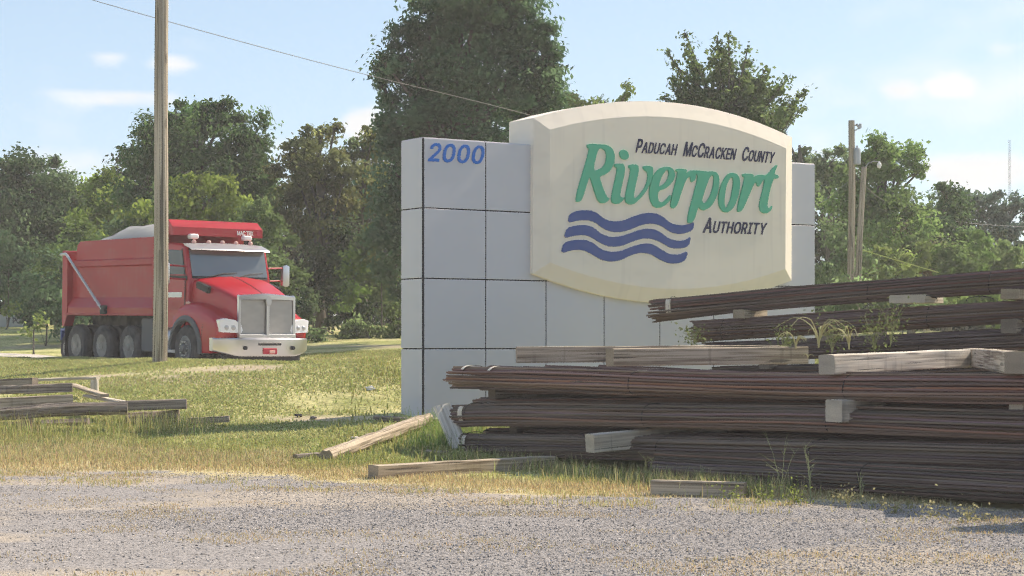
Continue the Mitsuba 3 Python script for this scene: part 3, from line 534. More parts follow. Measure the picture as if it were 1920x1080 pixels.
# ------------------------------------------------------------------ red dump truck (local: x forward, y to its left, z up from the road)
HD = V(.613, -.790, 0); HD /= np.linalg.norm(HD); LD = V(-HD[1], HD[0], 0); C0 = V(-5.69, 44.75, 0)
def rz(s): q = C0-HD*s; return float(np.interp(q[0], RL[:, 0], RL[:, 2]))
zf, zr = rz(1.37)+.0, rz(5.64)+.0; XD = HD+V(0, 0, (zf-zr)/4.27); XD /= np.linalg.norm(XD); UD = np.cross(XD, LD)
TM = np.eye(4); TM[:3, 0], TM[:3, 1], TM[:3, 2] = XD, LD, UD; TM[:3, 3] = C0+V(0, 0, zf)+V(0, 0, (zf-zr)/4.27*1.37)
truck = thing('dump_truck', 'red dump truck with chrome grille and bumper driving past behind the utility pole', 'truck')
def tk(name, m, mat, parent=truck, label=None, smooth=False, **k): return add(name, xf(m, TM), mat, parent, label, smooth=smooth, **k)
def bx(s0, s1, l0, l1, z0, z1, ch=.015): return cbox([-(s0+s1)/2, (l0+l1)/2, (z0+z1)/2], [abs(s1-s0), abs(l1-l0), abs(z1-z0)], ch)
def side(poly, l0, l1, inset=.0):   # polygon (s, z) between two lateral positions, edges eased by inset
    p = np.asarray(poly, float); g = sg.Polygon(p); c = p.mean(0)
    rings, d = [p, p], [l0, l1]
    if inset:
        q = p+(c-p)/np.linalg.norm(c-p, axis=1, keepdims=True)*inset; rings, d = [q, p, p, q], [l0, l0+math.copysign(inset, l1-l0), l1-math.copysign(inset, l1-l0), l1]
    return loft_poly(rings, d, lambda r, e: V(-r[0], e, r[1]))
tk('frame', cat_([bx(.1, 8.0, -.48, -.36, .62, .92), bx(.1, 8.0, .36, .48, .62, .92)]+[bx(s-.08, s+.08, -.5, .5, .45, .66) for s in (1.37, 4.2, 5.64, 7.06)]+[bx(.2, 1.9, -.6, .6, .55, 1.0), bx(3.9, 7.6, -.5, .5, .9, 1.28)]), 'dusty_black')
# bumper
ls = np.linspace(-1.23, 1.23, 25); ring = []
for l in ls:
    a = abs(l)/1.23; sf = -.37+.40*a**3.2; zb = .39+.12*np.clip((a-.62)/.38, 0, 1)
    ring.append([(-sf-.03, l, .80), (-sf, l, .77), (-sf, l, zb+.03), (-sf-.03, l, zb), (-sf-.16, l, zb), (-sf-.16, l, .80)])
bumper = tk('bumper', rings_mesh(np.array(ring)), 'chrome', smooth=35)
tk('slot', bx(-.385, -.30, -.30, .30, .635, .70), 'black_plastic', bumper)
plate = tk('plate', bx(-.40, -.34, -.18, .18, .44, .58, .01), 'red_plate', bumper, 'dark red front plate')
tk('emblem', bx(-.412, -.39, -.02, .12, .46, .53, .008), 'lamp_amber', plate)
for l in (-.62, .62): tk('tow_hole', xf(lathe([(.0, -.03), (.045, -.03), (.045, .03), (0, .03)], 14), trimesh.transformations.translation_matrix([.348, l, .58]) @ trimesh.transformations.rotation_matrix(math.pi/2, [0, 0, 1])), 'black_plastic', bumper)
tk('air_dam', bx(-.05, .12, -1.0, 1.0, .27, .45), 'black_plastic')
# hood
def hood_ring(s, hw, zt, zb, crown):
    p = [(-hw, zb), (-hw, zb+(zt-zb)*.5), (-hw, zt-.12), (-hw+.03, zt-.05), (-hw+.12, zt), (-hw*.4, zt+crown*.8), (0, zt+crown)]
    return [(-s, l, z) for l, z in p]+[(-s, -l, z) for l, z in p[-2::-1]]
hs = [(-.15, .70, 1.70, .82, .03), (-.10, .735, 1.735, .82, .04), (.1, .76, 1.80, .84, .05), (.5, .82, 1.93, .95, .06), (.95, .90, 2.05, 1.0, .07), (1.46, .97, 2.15, 1.0, .08)]
hood = tk('hood', rings_mesh(np.array([hood_ring(*h) for h in hs])), 'red_paint', smooth=28)
tk('seam', cat_([tube([(-s, 0, zt+c+.002) for s, hw, zt, zb, c in hs[1:]], .009, 6), tube([(-1.47, l, 2.17+.05*(1-abs(l))) for l in np.linspace(-.95, .95, 9)], .02, 6)]), 'black_plastic', hood)
for sgn in (-1, 1):
    tk('side_vent', side([(.78, 1.80), (1.28, 1.92), (1.30, 2.05), (1.25, 2.07), (.74, 1.95)], sgn*.885, sgn*.972, .01), 'black_plastic', hood)
# grille
gr = tk('grille', cat_([side([(-.25, .82), (-.25, 1.74), (-.17, 1.77), (-.17, .82)], -.735, -.68), side([(-.25, .82), (-.25, 1.74), (-.17, 1.77), (-.17, .82)], .68, .735),
     bx(-.30, -.16, -.735, .735, .80, .89), hull([(.25, -.735, 1.66), (.25, .735, 1.66), (.25, -.735, 1.73), (.25, .735, 1.73), (.32, 0, 1.68), (.32, 0, 1.79), (.16, -.735, 1.76), (.16, .735, 1.76), (.16, 0, 1.81)]), bx(-.305, -.18, -.035, .035, .85, 1.7, .015)]), 'chrome', smooth=20)
for sgn in (-1, 1): tk('mesh_panel', bx(-.225, -.20, sgn*.045, sgn*.675, .885, 1.665, .01), 'grille_mesh', gr)
tk('badge', hull([(.325, .07*math.cos(a), 1.64+.11*math.sin(a)) for a in np.linspace(0, 6.28, 14)[:-1]]+[(.30, .08*math.cos(a), 1.64+.12*math.sin(a)) for a in np.linspace(0, 6.28, 14)[:-1]]), 'dull_metal', gr)
# fenders, flares, headlights
WZ, WR = .535, .535
for sgn, nm in ((-1, 'right'), (1, 'left')):
    ar = [(1.37-.66*math.cos(a), WZ+.66*math.sin(a)) for a in np.linspace(.05, math.pi-.35, 16)]
    top = [(1.99, 1.10), (1.97, 1.36), (1.75, 1.52), (1.45, 1.60), (1.1, 1.60), (.75, 1.54), (.4, 1.42), (.1, 1.28), (-.06, 1.22), (-.10, 1.0), (-.08, .80), (.02, .60), (.25, .45), (.68, .45)]
    full = np.array(ar+top); low = full.copy(); low[len(ar):, 1] -= np.where(low[len(ar):, 1] > 1.15, .13, 0); low[len(ar):, 0] += np.where(low[len(ar):, 0] < .05, .10, 0)
    mid = full.copy(); mid[len(ar):, 1] -= np.where(mid[len(ar):, 1] > 1.15, .035, 0); mid[len(ar):, 0] += np.where(mid[len(ar):, 0] < .05, .03, 0)
    f_ = tk('fender', loft_poly([full, full, mid, low], [sgn*.68, sgn*1.02, sgn*1.12, sgn*1.19], lambda r, e: V(-r[0], e, r[1])), 'red_paint', smooth=35)
    an = np.linspace(-.15, math.pi+.05, 26); fl = []
    for a in an:
        c, s_ = math.cos(a), math.sin(a); P = lambda r, l: (-(1.37-r*c), sgn*l, WZ+r*s_)
        fl.append([P(.63, 1.0), P(.63, 1.23), P(.67, 1.25), P(.76, 1.22), P(.77, 1.0)])
    tk('flare', rings_mesh(np.array(fl)), 'grey_plastic', f_, smooth=30)
    tk('turn_signal', xf(trimesh.creation.icosphere(2, .05), trimesh.transformations.translation_matrix([-1.42, sgn*1.10, 1.58]) @ np.diag([1.8, .8, .7, 1])), 'lamp_amber', f_, smooth=True)
    tk('seam', tube([(-.62, sgn*1.175, .47), (-.60, sgn*1.19, 1.0), (-.55, sgn*1.17, 1.33)], .008, 5), 'black_plastic', f_)
    tk('splash_guard', bx(.70, .73, sgn*.55, sgn*1.18, .40, 1.0), 'black_plastic', f_)
    hp = [(-1.13, .93), (-1.16, 1.20), (-1.02, 1.24), (-.80, 1.20), (-.66, 1.10), (-.62, .97), (-.66, .91)]
    def hl(e): return [V(.10+.16*(1+l/1.16)**.7 + e*(1-.1), -sgn*l if sgn > 0 else l, z) for l, z in hp]
    hp3 = hull(hl(.0)+hl(.045)+hl(-.12))
    h_ = tk('headlight', hp3, 'lamp_clear', smooth=30)
    for l, z in ((1.0, 1.03), (.84, 1.03)):
        tk('lens', xf(trimesh.creation.icosphere(2, .058), trimesh.transformations.translation_matrix([.10+.16*(1-l/1.16)**.7+.035, sgn*l, z]) @ np.diag([.45, 1, 1, 1])), 'dull_metal', h_, smooth=True)
# cab
prof = [(1.46, .98), (1.44, 2.14), (1.64, 2.86), (1.78, 2.95), (2.4, 2.99), (2.70, 2.97), (2.76, 2.85), (2.76, .98)]
cabb = tk('cab', side(prof, -1.08, 1.08, .05), 'red_paint', smooth=25)
gl = np.linspace(-.99, .99, 13)
def glass_grid(off, zl, zh):
    rr = []
    for l in gl:
        k = 1-(l/.99)**2; rr.append([(-(1.44+(z-2.14)*.2778-off-.07*k), l, z) for z in (zl, (zl+zh)/2, zh)]+[(-(1.44+(z-2.14)*.2778+.02), l, z) for z in (zh, zl)])
    return rings_mesh(np.array(rr))
tk('windshield', glass_grid(.03, 2.20, 2.80), 'window_glass', cabb, smooth=40)
tk('gasket', glass_grid(.012, 2.15, 2.84), 'black_plastic', cabb, smooth=40)
for l0, l1 in ((-.6, .1), (.15, .8)): tk('wiper', tube([(-(1.38-.06), l0, 2.19), (-(1.34-.01), (l0+l1)/2, 2.27), (-(1.36-.04), l1, 2.29)], .012, 5), 'black_plastic', cabb)
for sgn in (-1, 1):
    d_ = tk('door', side([(1.62, 1.0), (1.60, 2.16), (2.72, 2.16), (2.72, 1.0)], sgn*1.075, sgn*1.095, .008), 'red_paint', cabb)
    tk('window', side([(1.62, 2.24), (1.76, 2.79), (2.66, 2.84), (2.66, 2.24)], sgn*1.075, sgn*1.092, .006), 'side_glass', d_)
    tk('seam', cat_([tube([(-s, sgn*1.097, z) for s, z in ((1.60, 1.0), (1.585, 2.18), (1.75, 2.83))], .011, 5), tube([(-s, sgn*1.097, z) for s, z in ((2.735, 1.0), (2.735, 2.88))], .011, 5), tube([(-s, sgn*1.097, z) for s, z in ((1.60, 1.0), (2.735, 1.0))], .011, 5)]), 'black_plastic', d_)
    tk('grab_handle', tube([(-2.68, sgn*1.10, 1.35), (-2.70, sgn*1.15, 1.38), (-2.70, sgn*1.15, 1.92), (-2.68, sgn*1.10, 1.95)], .016, 6), 'chrome', d_)
    tk('belt_trim', side([(1.50, 2.10), (1.50, 2.20), (2.75, 2.23), (2.75, 2.15)], sgn*1.085, sgn*1.10), 'black_plastic', d_)
    pl_ = tk('plate', side([(1.74, 1.71), (1.74, 1.83), (2.4, 1.83), (2.4, 1.71)], sgn*1.093, sgn*1.099), 'white_paint', d_)
    tk('lower_plate', side([(1.78, 1.42), (1.78, 1.64), (2.4, 1.64), (2.4, 1.42)], sgn*1.093, sgn*1.097), 'red_dump', d_)
    tk('handle', side([(2.5, 1.98), (2.5, 2.03), (2.66, 2.03), (2.66, 1.98)], sgn*1.09, sgn*1.125), 'chrome', d_)
    mr = tk('mirror', hull([(-1.62+dx, sgn*(1.60+dy), z) for dx in (-.05, .05) for dy in (-.10, .08) for z in (2.03, 2.48)]+[(-1.58, sgn*1.60, 1.99), (-1.58, sgn*1.60, 2.52), (-1.54, sgn*1.61, 2.25)]), 'chrome', cabb, smooth=40)
    tk('arm', cat_([tube([(-1.55, sgn*1.08, z), (-1.6, sgn*1.54, z+.02)], .022, 6) for z in (2.12, 2.42)]), 'red_paint', mr)
vr = []
for l in np.linspace(-1.04, 1.04, 15):
    k = 1-(l/1.04)**2; f0 = 1.42-.10*k; vr.append([(-f0, l, 2.83), (-(f0-.02), l, 2.80), (-(f0+.01), l, 2.84), (-1.80, l, 2.985-.03*(1-k)), (-1.80, l, 2.95-.03*(1-k))])
tk('sun_visor', rings_mesh(np.array(vr)), 'dull_metal', cabb, smooth=40)
for l in (-.75, -.36, 0, .36, .75): tk('marker_light', xf(trimesh.creation.icosphere(2, .06), trimesh.transformations.translation_matrix([-1.82, l, 3.0]) @ np.diag([1.2, .8, .9, 1])), 'lamp_amber', cabb, smooth=True)
for l in (-.68, .74):
    b_ = tk('beacon', cbox([-1.98, l, 3.13], [.16, .24, .12], .03), 'white_paint', cabb, 'white roof beacon', smooth=30)
    tk('bracket', bx(1.94, 2.02, l-.05, l+.05, 2.96, 3.08), 'black_plastic', b_)
tk('step', cat_([bx(1.98, 2.95, -1.14, -.80, .42, .50), bx(1.98, 2.95, -1.12, -.80, .74, .80)]), 'dull_metal')
for sgn in (-1, 1): tk('fuel_tank', xf(lathe([(0, -.42), (.26, -.42), (.29, -.39), (.29, .39), (.26, .42), (0, .42)], 22), trimesh.transformations.translation_matrix([-2.45, sgn*.86, .74]) @ trimesh.transformations.rotation_matrix(math.pi/2, [0, 0, 1])), 'dull_metal', smooth=35)
for sgn in (-1, 1): tk('toolbox', bx(3.0, 3.62, sgn*.70, sgn*1.16, .42, 1.22, .03), 'grey_plastic', label='dark tool box between the axles')
# dump body
half = [(-1.22, 1.30), (-1.23, 1.46), (-1.09, 1.72), (-1.09, 2.46), (-1.175, 2.49), (-1.175, 2.62), (-1.12, 2.65), (-1.06, 2.65), (-1.0, 2.55)]
pr2 = half+[(0, 2.75)]+[(-l, z) for l, z in half[::-1]]
body = tk('dump_body', loft_poly([pr2, pr2], [2.9, 7.62], lambda r, e: V(-e, r[0], r[1])), 'red_dump')
for sgn in (-1, 1):
    tk('side_board', side([(2.82, 2.6), (2.82, 3.14), (7.02, 3.12), (7.20, 3.02), (7.26, 2.6)], sgn*1.055, sgn*1.12, .012), 'red_dump', body)
    tk('corner_post', hull([(-s, sgn*l, z) for s, z in ((7.50, 1.30), (7.50, 2.88), (7.78, 2.90), (7.80, 1.30), (7.78, .98), (7.66, 1.0)) for l in (1.0, 1.24)]), 'red_dump', body)
    tk('front_post', bx(2.82, 3.0, sgn*1.02, sgn*1.21, 1.28, 2.64), 'red_dump', body)
    tk('bottom_rail', bx(2.9, 7.7, sgn*1.17, sgn*1.245, 1.27, 1.32), 'red_dump', body)
tk('tailgate', bx(7.62, 7.74, -1.02, 1.02, 1.25, 2.9), 'red_dump', body)
tk('headboard', bx(2.80, 2.88, -1.14, 1.14, 1.35, 3.4), 'red_dump', body)
sh = tk('cab_shield', side([(2.88, 3.42), (2.88, 3.50), (2.26, 3.52), (2.02, 3.345), (2.02, 3.15), (2.08, 3.15), (2.12, 3.30), (2.8, 3.36)], -1.2, 1.2, .012), 'red_paint', body)
tk('stiffener', cat_([bx(2.1, 2.8, l-.03, l+.03, 3.18, 3.34) for l in (-1.0, -.5, 0, .5, 1.0)]), 'red_dump', sh)
def on_front(m, s, l0, z0): M = np.eye(4); M[:3, 0], M[:3, 1], M[:3, 2], M[:3, 3] = (0, 1, 0), (0, 0, 1), (1, 0, 0), (-s, l0, z0); return xf(m, M)
tx = meshkit.text_mesh('MAC TRX', .10, .006, True); tx.apply_scale([.44/tx.bounds[1][0], 1, 1]); tk('lettering', on_front(tx, 2.018, .50, 3.2), 'white_paint', sh)
tk('marker_light', on_front(trimesh.creation.cylinder(.055, .04, sections=16), 2.01, 1.08, 3.25), 'red_plate', sh)
rr = []
for s, zc in ((2.92, 3.44), (3.6, 3.50), (4.8, 3.53), (5.8, 3.52), (6.6, 3.30), (7.3, 3.02)):
    rr.append([(-s, l, zc-(zc-3.0)*(abs(l)/1.05)**2.2+.03*math.sin(l*9+s*3)) for l in np.linspace(-1.05, 1.05, 13)]+[(-s, 1.05, 2.6), (-s, -1.05, 2.6)])
tk('tarp', rings_mesh(np.array(rr)), 'tarp_grey', body, smooth=40, label='grey tarp over the load')
for sgn in (-1, 1):
    ta = tk('tarp_arm', tube([(-7.80, sgn*1.28, 2.80), (-7.5, sgn*1.29, 2.81), (-7.40, sgn*1.29, 2.76), (-5.45, sgn*1.28, 1.42)], .035, 8), 'dull_metal', body, smooth=40)
    tk('pivot', bx(5.28, 5.52, sgn*1.22, sgn*1.31, 1.30, 1.52), 'black_plastic', ta)
for sgn in (-1, 1):
    tk('mud_flap', bx(7.74, 7.77, sgn*.6, sgn*1.18, .22, 1.0), 'black_plastic'); tk('tail_light', bx(7.8, 7.86, sgn*.95, sgn*1.15, 1.35, 1.6), 'dull_metal')
# wheels
def wheel(s, l, sgn, r, w, concave, name):
    Rm = trimesh.transformations.translation_matrix([-s, l, r]) @ np.diag([1, sgn, 1, 1]).astype(float)
    fx = lambda m: (lambda q: (q.invert() if sgn < 0 else None, q)[1])(xf(m, Rm))
    rr_ = .29*r/.535
    ty = [(rr_, -w/2+.02), (rr_+.05, -w/2), (r-.07, -w/2), (r-.02, -w/2+.03), (r, -w/2+.07)]; tr = []
    for k in range(5):
        y0 = -w/2+.07+(w-.14)*k/5; y1 = y0+(w-.14)/5; tr += [(r, y0+.006), (r, y1-.012), (r-.016, y1-.010), (r-.016, y1)]
    ty += tr+[(r, w/2-.07), (r-.02, w/2-.03), (r-.05, w/2-.012), (r-.075, w/2), (rr_+.05, w/2), (rr_, w/2-.02)]
    W_ = tk(name, fx(lathe(ty, 40)), 'rubber', smooth=35)
    if concave: p = [(rr_+.005, w/2-.01), (rr_-.015, w/2-.01), (rr_-.03, w/2-.05), (rr_-.04, -.02), (.20, -.04), (.13, -.03), (.12, .03), (.105, .10), (.09, .135), (.0, .14)]
    else: p = [(rr_+.005, w/2-.01), (rr_-.015, w/2-.005), (rr_-.04, w/2-.03), (.22, w/2-.03), (.19, w/2+.015), (.13, w/2+.015), (.12, w/2-.01), (.10, w/2+.06), (.08, w/2+.09), (0, w/2+.095)]
    tk('rim', fx(lathe(p[::-1], 36)), 'rim_metal', W_, smooth=30)
    y = w/2+.016 if not concave else -.02; R0 = .165
    tk('lug_nut', cat_([fx(xf(trimesh.creation.cylinder(.017, .05, sections=6), trimesh.transformations.translation_matrix([R0*math.cos(a), y, R0*math.sin(a)]) @ trimesh.transformations.rotation_matrix(math.pi/2, [1, 0, 0]))) for a in np.linspace(0, 2*np.pi, 11)[:-1]]), 'chrome', W_, kind='stuff')
for sgn in (-1, 1):
    wheel(1.37, sgn*1.03, sgn, .535, .36, False, 'front_wheel')
    for s in (4.2, 5.64, 7.06):
        wheel(s, sgn*1.07, sgn, .52, .27, True, 'rear_wheel'); tk('inner_wheel', xf(lathe([(.28, -.13), (.47, -.14), (.52, -.09), (.52, .09), (.47, .14), (.28, .13)], 30), trimesh.transformations.translation_matrix([-s, sgn*.74, .52])), 'rubber', smooth=35)
    wheel(8.30, sgn*.74, sgn, .40, .28, True, 'trailing_wheel')
    tk('trailing_fender', cat_([bx(7.95, 8.62, sgn*.56, sgn*.90, .86, .92), bx(8.56, 8.62, sgn*.56, sgn*.90, .62, .9), bx(7.7, 8.4, sgn*.55, sgn*.7, .5, .7)]), 'blue_paint', label='blue fender of the trailing axle')
# ------------------------------------------------------------------ trees and shrubs: leaves spread through clumps of the crown
LEAFQ = np.array([(-1, 0, 0), (0, -.5, .12), (1, 0, 0), (0, .5, .12)], float)
def leaf_cloud(blobs, seed, size, per_m2, col, var=.35, alt=None, altp=0., clump=.24, shell=.5, nmin=30):
    """blobs: (centre xyz, radii xyz). Rhombic leaves in gaussian clumps."""
    rng = np.random.default_rng(seed); P, K, D, NK = [], [], [], []
    for c, r in blobs:
        area = math.pi*r[0]*r[2]; n = max(nmin, int(area*per_m2*1.5)); nc = max(5, int(area*2.6)+3)
        d = rng.normal(size=(nc, 3)); d /= np.linalg.norm(d, axis=1, keepdims=True)
        rad = (shell**3+(1-shell**3)*rng.random(nc))**(1/3.)*rng.uniform(.85, 1.12, nc)
        cc = c+d*rad[:, None]*r; cr = (clump*min(r[0], r[2])+.14)*rng.uniform(.6, 1.35, nc); tone = rng.normal(0, 1, nc)
        k = rng.integers(0, nc, n); p = cc[k]+rng.normal(size=(n, 3))*cr[k][:, None]*V(.62, .62, .45)
        P.append(p); K.append(tone[k]); NK.append(rng.normal(size=(nc, 3))[k]); o = p-c; D.append(o/(np.linalg.norm(o, axis=1, keepdims=True)+1e-9))
    P, K, D, NK = np.vstack(P), np.concatenate(K), np.vstack(D), np.vstack(NK); n = len(P)
    nrm = rng.normal(size=(n, 3))*.5+NK*.75+D*.5+V(0, 0, .4); nrm /= np.linalg.norm(nrm, axis=1, keepdims=True)
    a = np.cross(nrm, rng.normal(size=(n, 3))); a /= np.linalg.norm(a, axis=1, keepdims=True); b = np.cross(nrm, a)
    s = size*rng.uniform(.6, 1.35, n)
    v = P[:, None]+s[:, None, None]*.5*(LEAFQ[None, :, 0, None]*a[:, None]+LEAFQ[None, :, 1, None]*b[:, None]*1.25+LEAFQ[None, :, 2, None]*nrm[:, None])
    i = np.arange(n)[:, None]*4; f = np.vstack([i+[0, 1, 2], i+[0, 2, 3]])
    c = np.array(col)*np.exp(var*.6*K+rng.normal(0, var*.22, n))[:, None]
    if alt is not None:
        w = (meshkit.noise(P*.9, seed) > 1-altp)[:, None]*rng.uniform(.3, 1, (n, 1)); c = c*(1-w)+np.array(alt)*np.exp(rng.normal(0, .3, n))[:, None]*w
    return trimesh.Trimesh(v.reshape(-1, 3), f, process=False), np.repeat(np.clip(c, .004, .6), 4, 0)
GREEN, DARK, YELL, OLIVE, BLUE, LIGHT = (.15, .235, .10), (.115, .19, .095), (.23, .31, .075), (.20, .255, .09), (.13, .195, .14), (.19, .27, .12)
def plant(name, label, cat, Y, pb, col, seed, size=.165, per=480, trunk=None, alt=None, altp=0., group=None, deep=.85, clump=.24, var=.4, parts=('trunk', 'crown'), limbs=True, shell=.5, lr=.32):
    rng = np.random.default_rng(seed+999); k = thing(name, label, cat, group); B = []
    for (px, py, rx, ry) in pb:
        y = Y+rng.normal(0, .5)*(1 if len(pb) > 2 else 0)+rng.uniform(-.6, .6)*rx/F*Y*.5; c = at(px, py, y); B.append((c, V(rx/F*Y, max(rx, ry)/F*Y*deep, ry/F*Y)))
    m, c = leaf_cloud(B, seed, size, per, col, var, alt, altp, clump, shell)
    add(parts[1], m, 'leafy', k, kind='stuff', color=c)
    cx = np.average([b[0][0] for b in B], weights=[b[1][0] for b in B]) if trunk is None else at(trunk, 0, Y)[0]
    zb = h1(cx, Y)-.2; zc = np.average([b[0][2] for b in B], weights=[b[1][0] for b in B]); top = max(b[0][2] for b in B)
    hgt = top-zb; r0 = .022*hgt+.05 if parts[0] == 'trunk' else .03
    ms = []; fork = zb+(.45 if parts[0] == 'trunk' else .15)*max(zc-zb, .6)
    p = [V(cx, Y, zb), V(cx+rng.normal(0, .1), Y+rng.normal(0, .1), (zb+fork)/2), V(cx+rng.normal(0, .12), Y, fork), V(cx*.6+.4*np.mean([b[0][0] for b in B]), Y, zc), V(cx*.3+.7*np.mean([b[0][0] for b in B]), Y, zc*.4+top*.6)]
    ms.append(tube(p, np.array([r0*1.3, r0, r0*.85, r0*.5, r0*.2]), 8))
    if limbs:
        for c_, r_ in B:
            j = rng.uniform(.25, .9); s = p[2]*(1-j)+p[3]*j if c_[2] > zc else p[1]*.3+p[2]*.7; mid = s*.5+c_*.5+V(0, 0, .12*np.linalg.norm(c_-s)); e = c_+(c_-s)*.02
            rr = r0*lr; ms.append(tube([s, mid, c_, e], np.array([rr, rr*.7, rr*.4, rr*.12]), 6))
            for _ in range(5 if parts[0] == 'trunk' else 2):
                d = rng.normal(size=3); d *= r_*.8/max(1, np.linalg.norm(d)/1.1); d[2] = abs(d[2])*.8; ms.append(tube([mid*.3+c_*.7, c_+d*.4, c_+d*.72], np.array([rr*.3, rr*.2, rr*.07]), 4))
    add(parts[0], cat_(ms), 'bark', k, smooth=True); return k
ST = ('stem', 'foliage')
plant('tree', 'broad grey green tree at the far left behind the truck tailgate', 'tree', 76, [(60, 380, 85, 85), (60, 440, 100, 80), (10, 400, 60, 90), (115, 375, 42, 55), (70, 480, 90, 100), (0, 345, 45, 35), (95, 325, 40, 32), (55, 312, 40, 25), (130, 420, 35, 60)], (0.129, 0.195, 0.092), 1, trunk=62)
plant('tree', 'lower yellow green tree between the far left tree and the pole', 'tree', 71, [(195, 380, 45, 55), (222, 345, 32, 30), (190, 440, 65, 70), (165, 400, 28, 40), (235, 420, 40, 60)], YELL, 2, alt=GREEN, altp=.45)
plant('tree', 'tall round green tree rising behind the truck and the wooden pole', 'tree', 68, [(375, 270, 105, 70), (300, 275, 60, 60), (460, 275, 50, 62), (370, 222, 70, 34), (252, 290, 24, 28), (482, 330, 35, 50), (380, 350, 130, 80), (270, 350, 60, 70), (480, 390, 50, 60), (285, 235, 35, 35), (430, 215, 40, 25), (330, 215, 30, 22)], (0.104, 0.178, 0.064), 3, per=520, trunk=380)
plant('tree', 'bright yellow green young tree just above the truck cab', 'tree', 64, [(330, 395, 50, 45), (390, 380, 60, 45), (440, 410, 50, 45), (280, 425, 45, 45), (350, 440, 80, 50), (420, 350, 26, 20), (370, 345, 30, 18)], (0.233, 0.311, 0.069), 4, alt=GREEN, altp=.4)
plant('tree', 'olive tree with brownish top between the round green tree and the darkest tree', 'tree', 67, [(600, 300, 60, 50), (558, 335, 42, 52), (600, 255, 28, 20), (645, 335, 42, 52), (590, 390, 75, 65), (548, 280, 22, 22), (628, 240, 14, 10), (575, 250, 16, 14)], (0.184, 0.211, 0.083), 5, alt=(.16, .15, .06), altp=.35, trunk=600)
plant('tree', 'olive yellow tree tucked against the left side of the darkest tree', 'tree', 69, [(690, 305, 42, 42), (680, 275, 32, 24), (705, 360, 45, 55), (655, 385, 50, 55), (700, 252, 16, 12), (662, 300, 20, 20)], (0.192, 0.211, 0.062), 6, alt=GREEN, altp=.35)
plant('tree', 'huge dark tree towering behind the number panel of the sign', 'tree', 58, [(880, 150, 140, 125), (885, 45, 115, 60), (785, 130, 66, 85), (985, 125, 62, 95), (870, 265, 140, 100), (755, 230, 45, 60), (900, -15, 100, 45), (745, 330, 40, 90), (800, 410, 100, 110), (1005, 210, 45, 48), (1040, 130, 20, 34), (735, 150, 36, 60), (735, 250, 36, 50), (1010, 90, 40, 60), (1025, 170, 36, 46), (840, -10, 80, 50), (1022, 125, 38, 60), (1030, 215, 36, 50), (960, -10, 60, 40), (722, 120, 18, 20), (722, 235, 18, 18), (740, 480, 42, 90), (960, 45, 66, 50), (800, 50, 50, 45), (715, 160, 14, 12)], DARK, 7, size=.16, per=620, trunk=860, shell=.35, clump=.24)
plant('tree', 'low pale green tree top peeping over the left of the cream cabinet', 'tree', 72, [(1095, 200, 40, 22), (1062, 195, 26, 22), (1125, 205, 30, 16), (1170, 205, 26, 16), (1176, 168, 6, 14), (1172, 184, 10, 12), (1150, 240, 70, 40)], (0.200, 0.264, 0.078), 8, clump=.3)
SPRAY = [(1380, 255, 70, 40), (1300, 215, 40, 26), (1440, 225, 40, 24)]
for bx_, by_, tx_, ty_, r0_ in ((1330, 240, 1252, 100, 22), (1320, 230, 1284, 62, 20), (1340, 230, 1306, 120, 24), (1350, 230, 1345, 72, 26), (1370, 230, 1366, 70, 26), (1385, 230, 1402, 92, 22), (1395, 240, 1436, 132, 26), (1400, 250, 1476, 148, 24), (1410, 255, 1512, 172, 20), (1410, 260, 1500, 205, 18), (1400, 265, 1466, 232, 18), (1310, 240, 1262, 150, 22), (1370, 220, 1420, 150, 26), (1290, 240, 1245, 185, 22)):
    for q_ in np.linspace(.15, 1, 7): SPRAY.append((bx_+(tx_-bx_)*q_, by_+(ty_-by_)*q_, max(5, r0_*(1.05-q_)**.6), max(8, r0_*1.15*(1.05-q_)**.5)))
plant('tree', 'feathery tree with upright sprays above the right half of the cream cabinet', 'tree', 63, SPRAY, (.135, .19, .07), 9, size=.14, per=520, clump=.26, trunk=1370, shell=.0, lr=.14, deep=1.1)
plant('tree', 'small grey green tree top just right of the cream cabinet corner', 'tree', 78, [(1502, 288, 13, 16), (1496, 306, 16, 14), (1472, 250, 5, 5), (1510, 340, 20, 30)], (0.117, 0.170, 0.078), 10)
plant('tree', 'light green tree behind the right end panel of the sign', 'tree', 82, [(1555, 302, 38, 30), (1528, 330, 34, 32), (1565, 360, 55, 50), (1590, 300, 22, 20)], LIGHT, 11)
plant('tree', 'green tree behind the transformer pole with branches reaching right', 'tree', 73, [(1668, 300, 50, 42), (1640, 285, 34, 30), (1702, 288, 24, 20), (1650, 350, 62, 52), (1722, 322, 18, 9), (1695, 320, 30, 22), (1640, 262, 18, 10), (1615, 400, 70, 60), (1672, 425, 70, 60), (1600, 330, 30, 40), (1735, 310, 8, 4)], (0.176, 0.265, 0.088), 12, trunk=1650)
plant('tree', 'dark vine covered cone shaped tree right of the poles', 'tree', 79, [(1775, 362, 28, 24), (1775, 400, 40, 40), (1768, 450, 54, 52), (1802, 425, 24, 52), (1740, 430, 26, 40)], (0.107, 0.173, 0.073), 13, alt=LIGHT, altp=.3)
plant('tree', 'bluish far tree at the right edge with sky showing under its crown', 'tree', 100, [(1850, 388, 38, 28), (1895, 398, 34, 32), (1852, 435, 50, 40), (1816, 372, 18, 22), (1925, 392, 24, 28), (1900, 440, 36, 22), (1960, 420, 40, 50)], BLUE, 14, size=.25, per=230, trunk=1885)
plant('tree', 'rusty brown and green low tree below the cone shaped tree', 'tree', 75, [(1700, 445, 42, 36), (1735, 470, 40, 34), (1680, 480, 40, 34)], (0.125, 0.133, 0.069), 15, alt=(0.217, 0.131, 0.065), altp=.4)
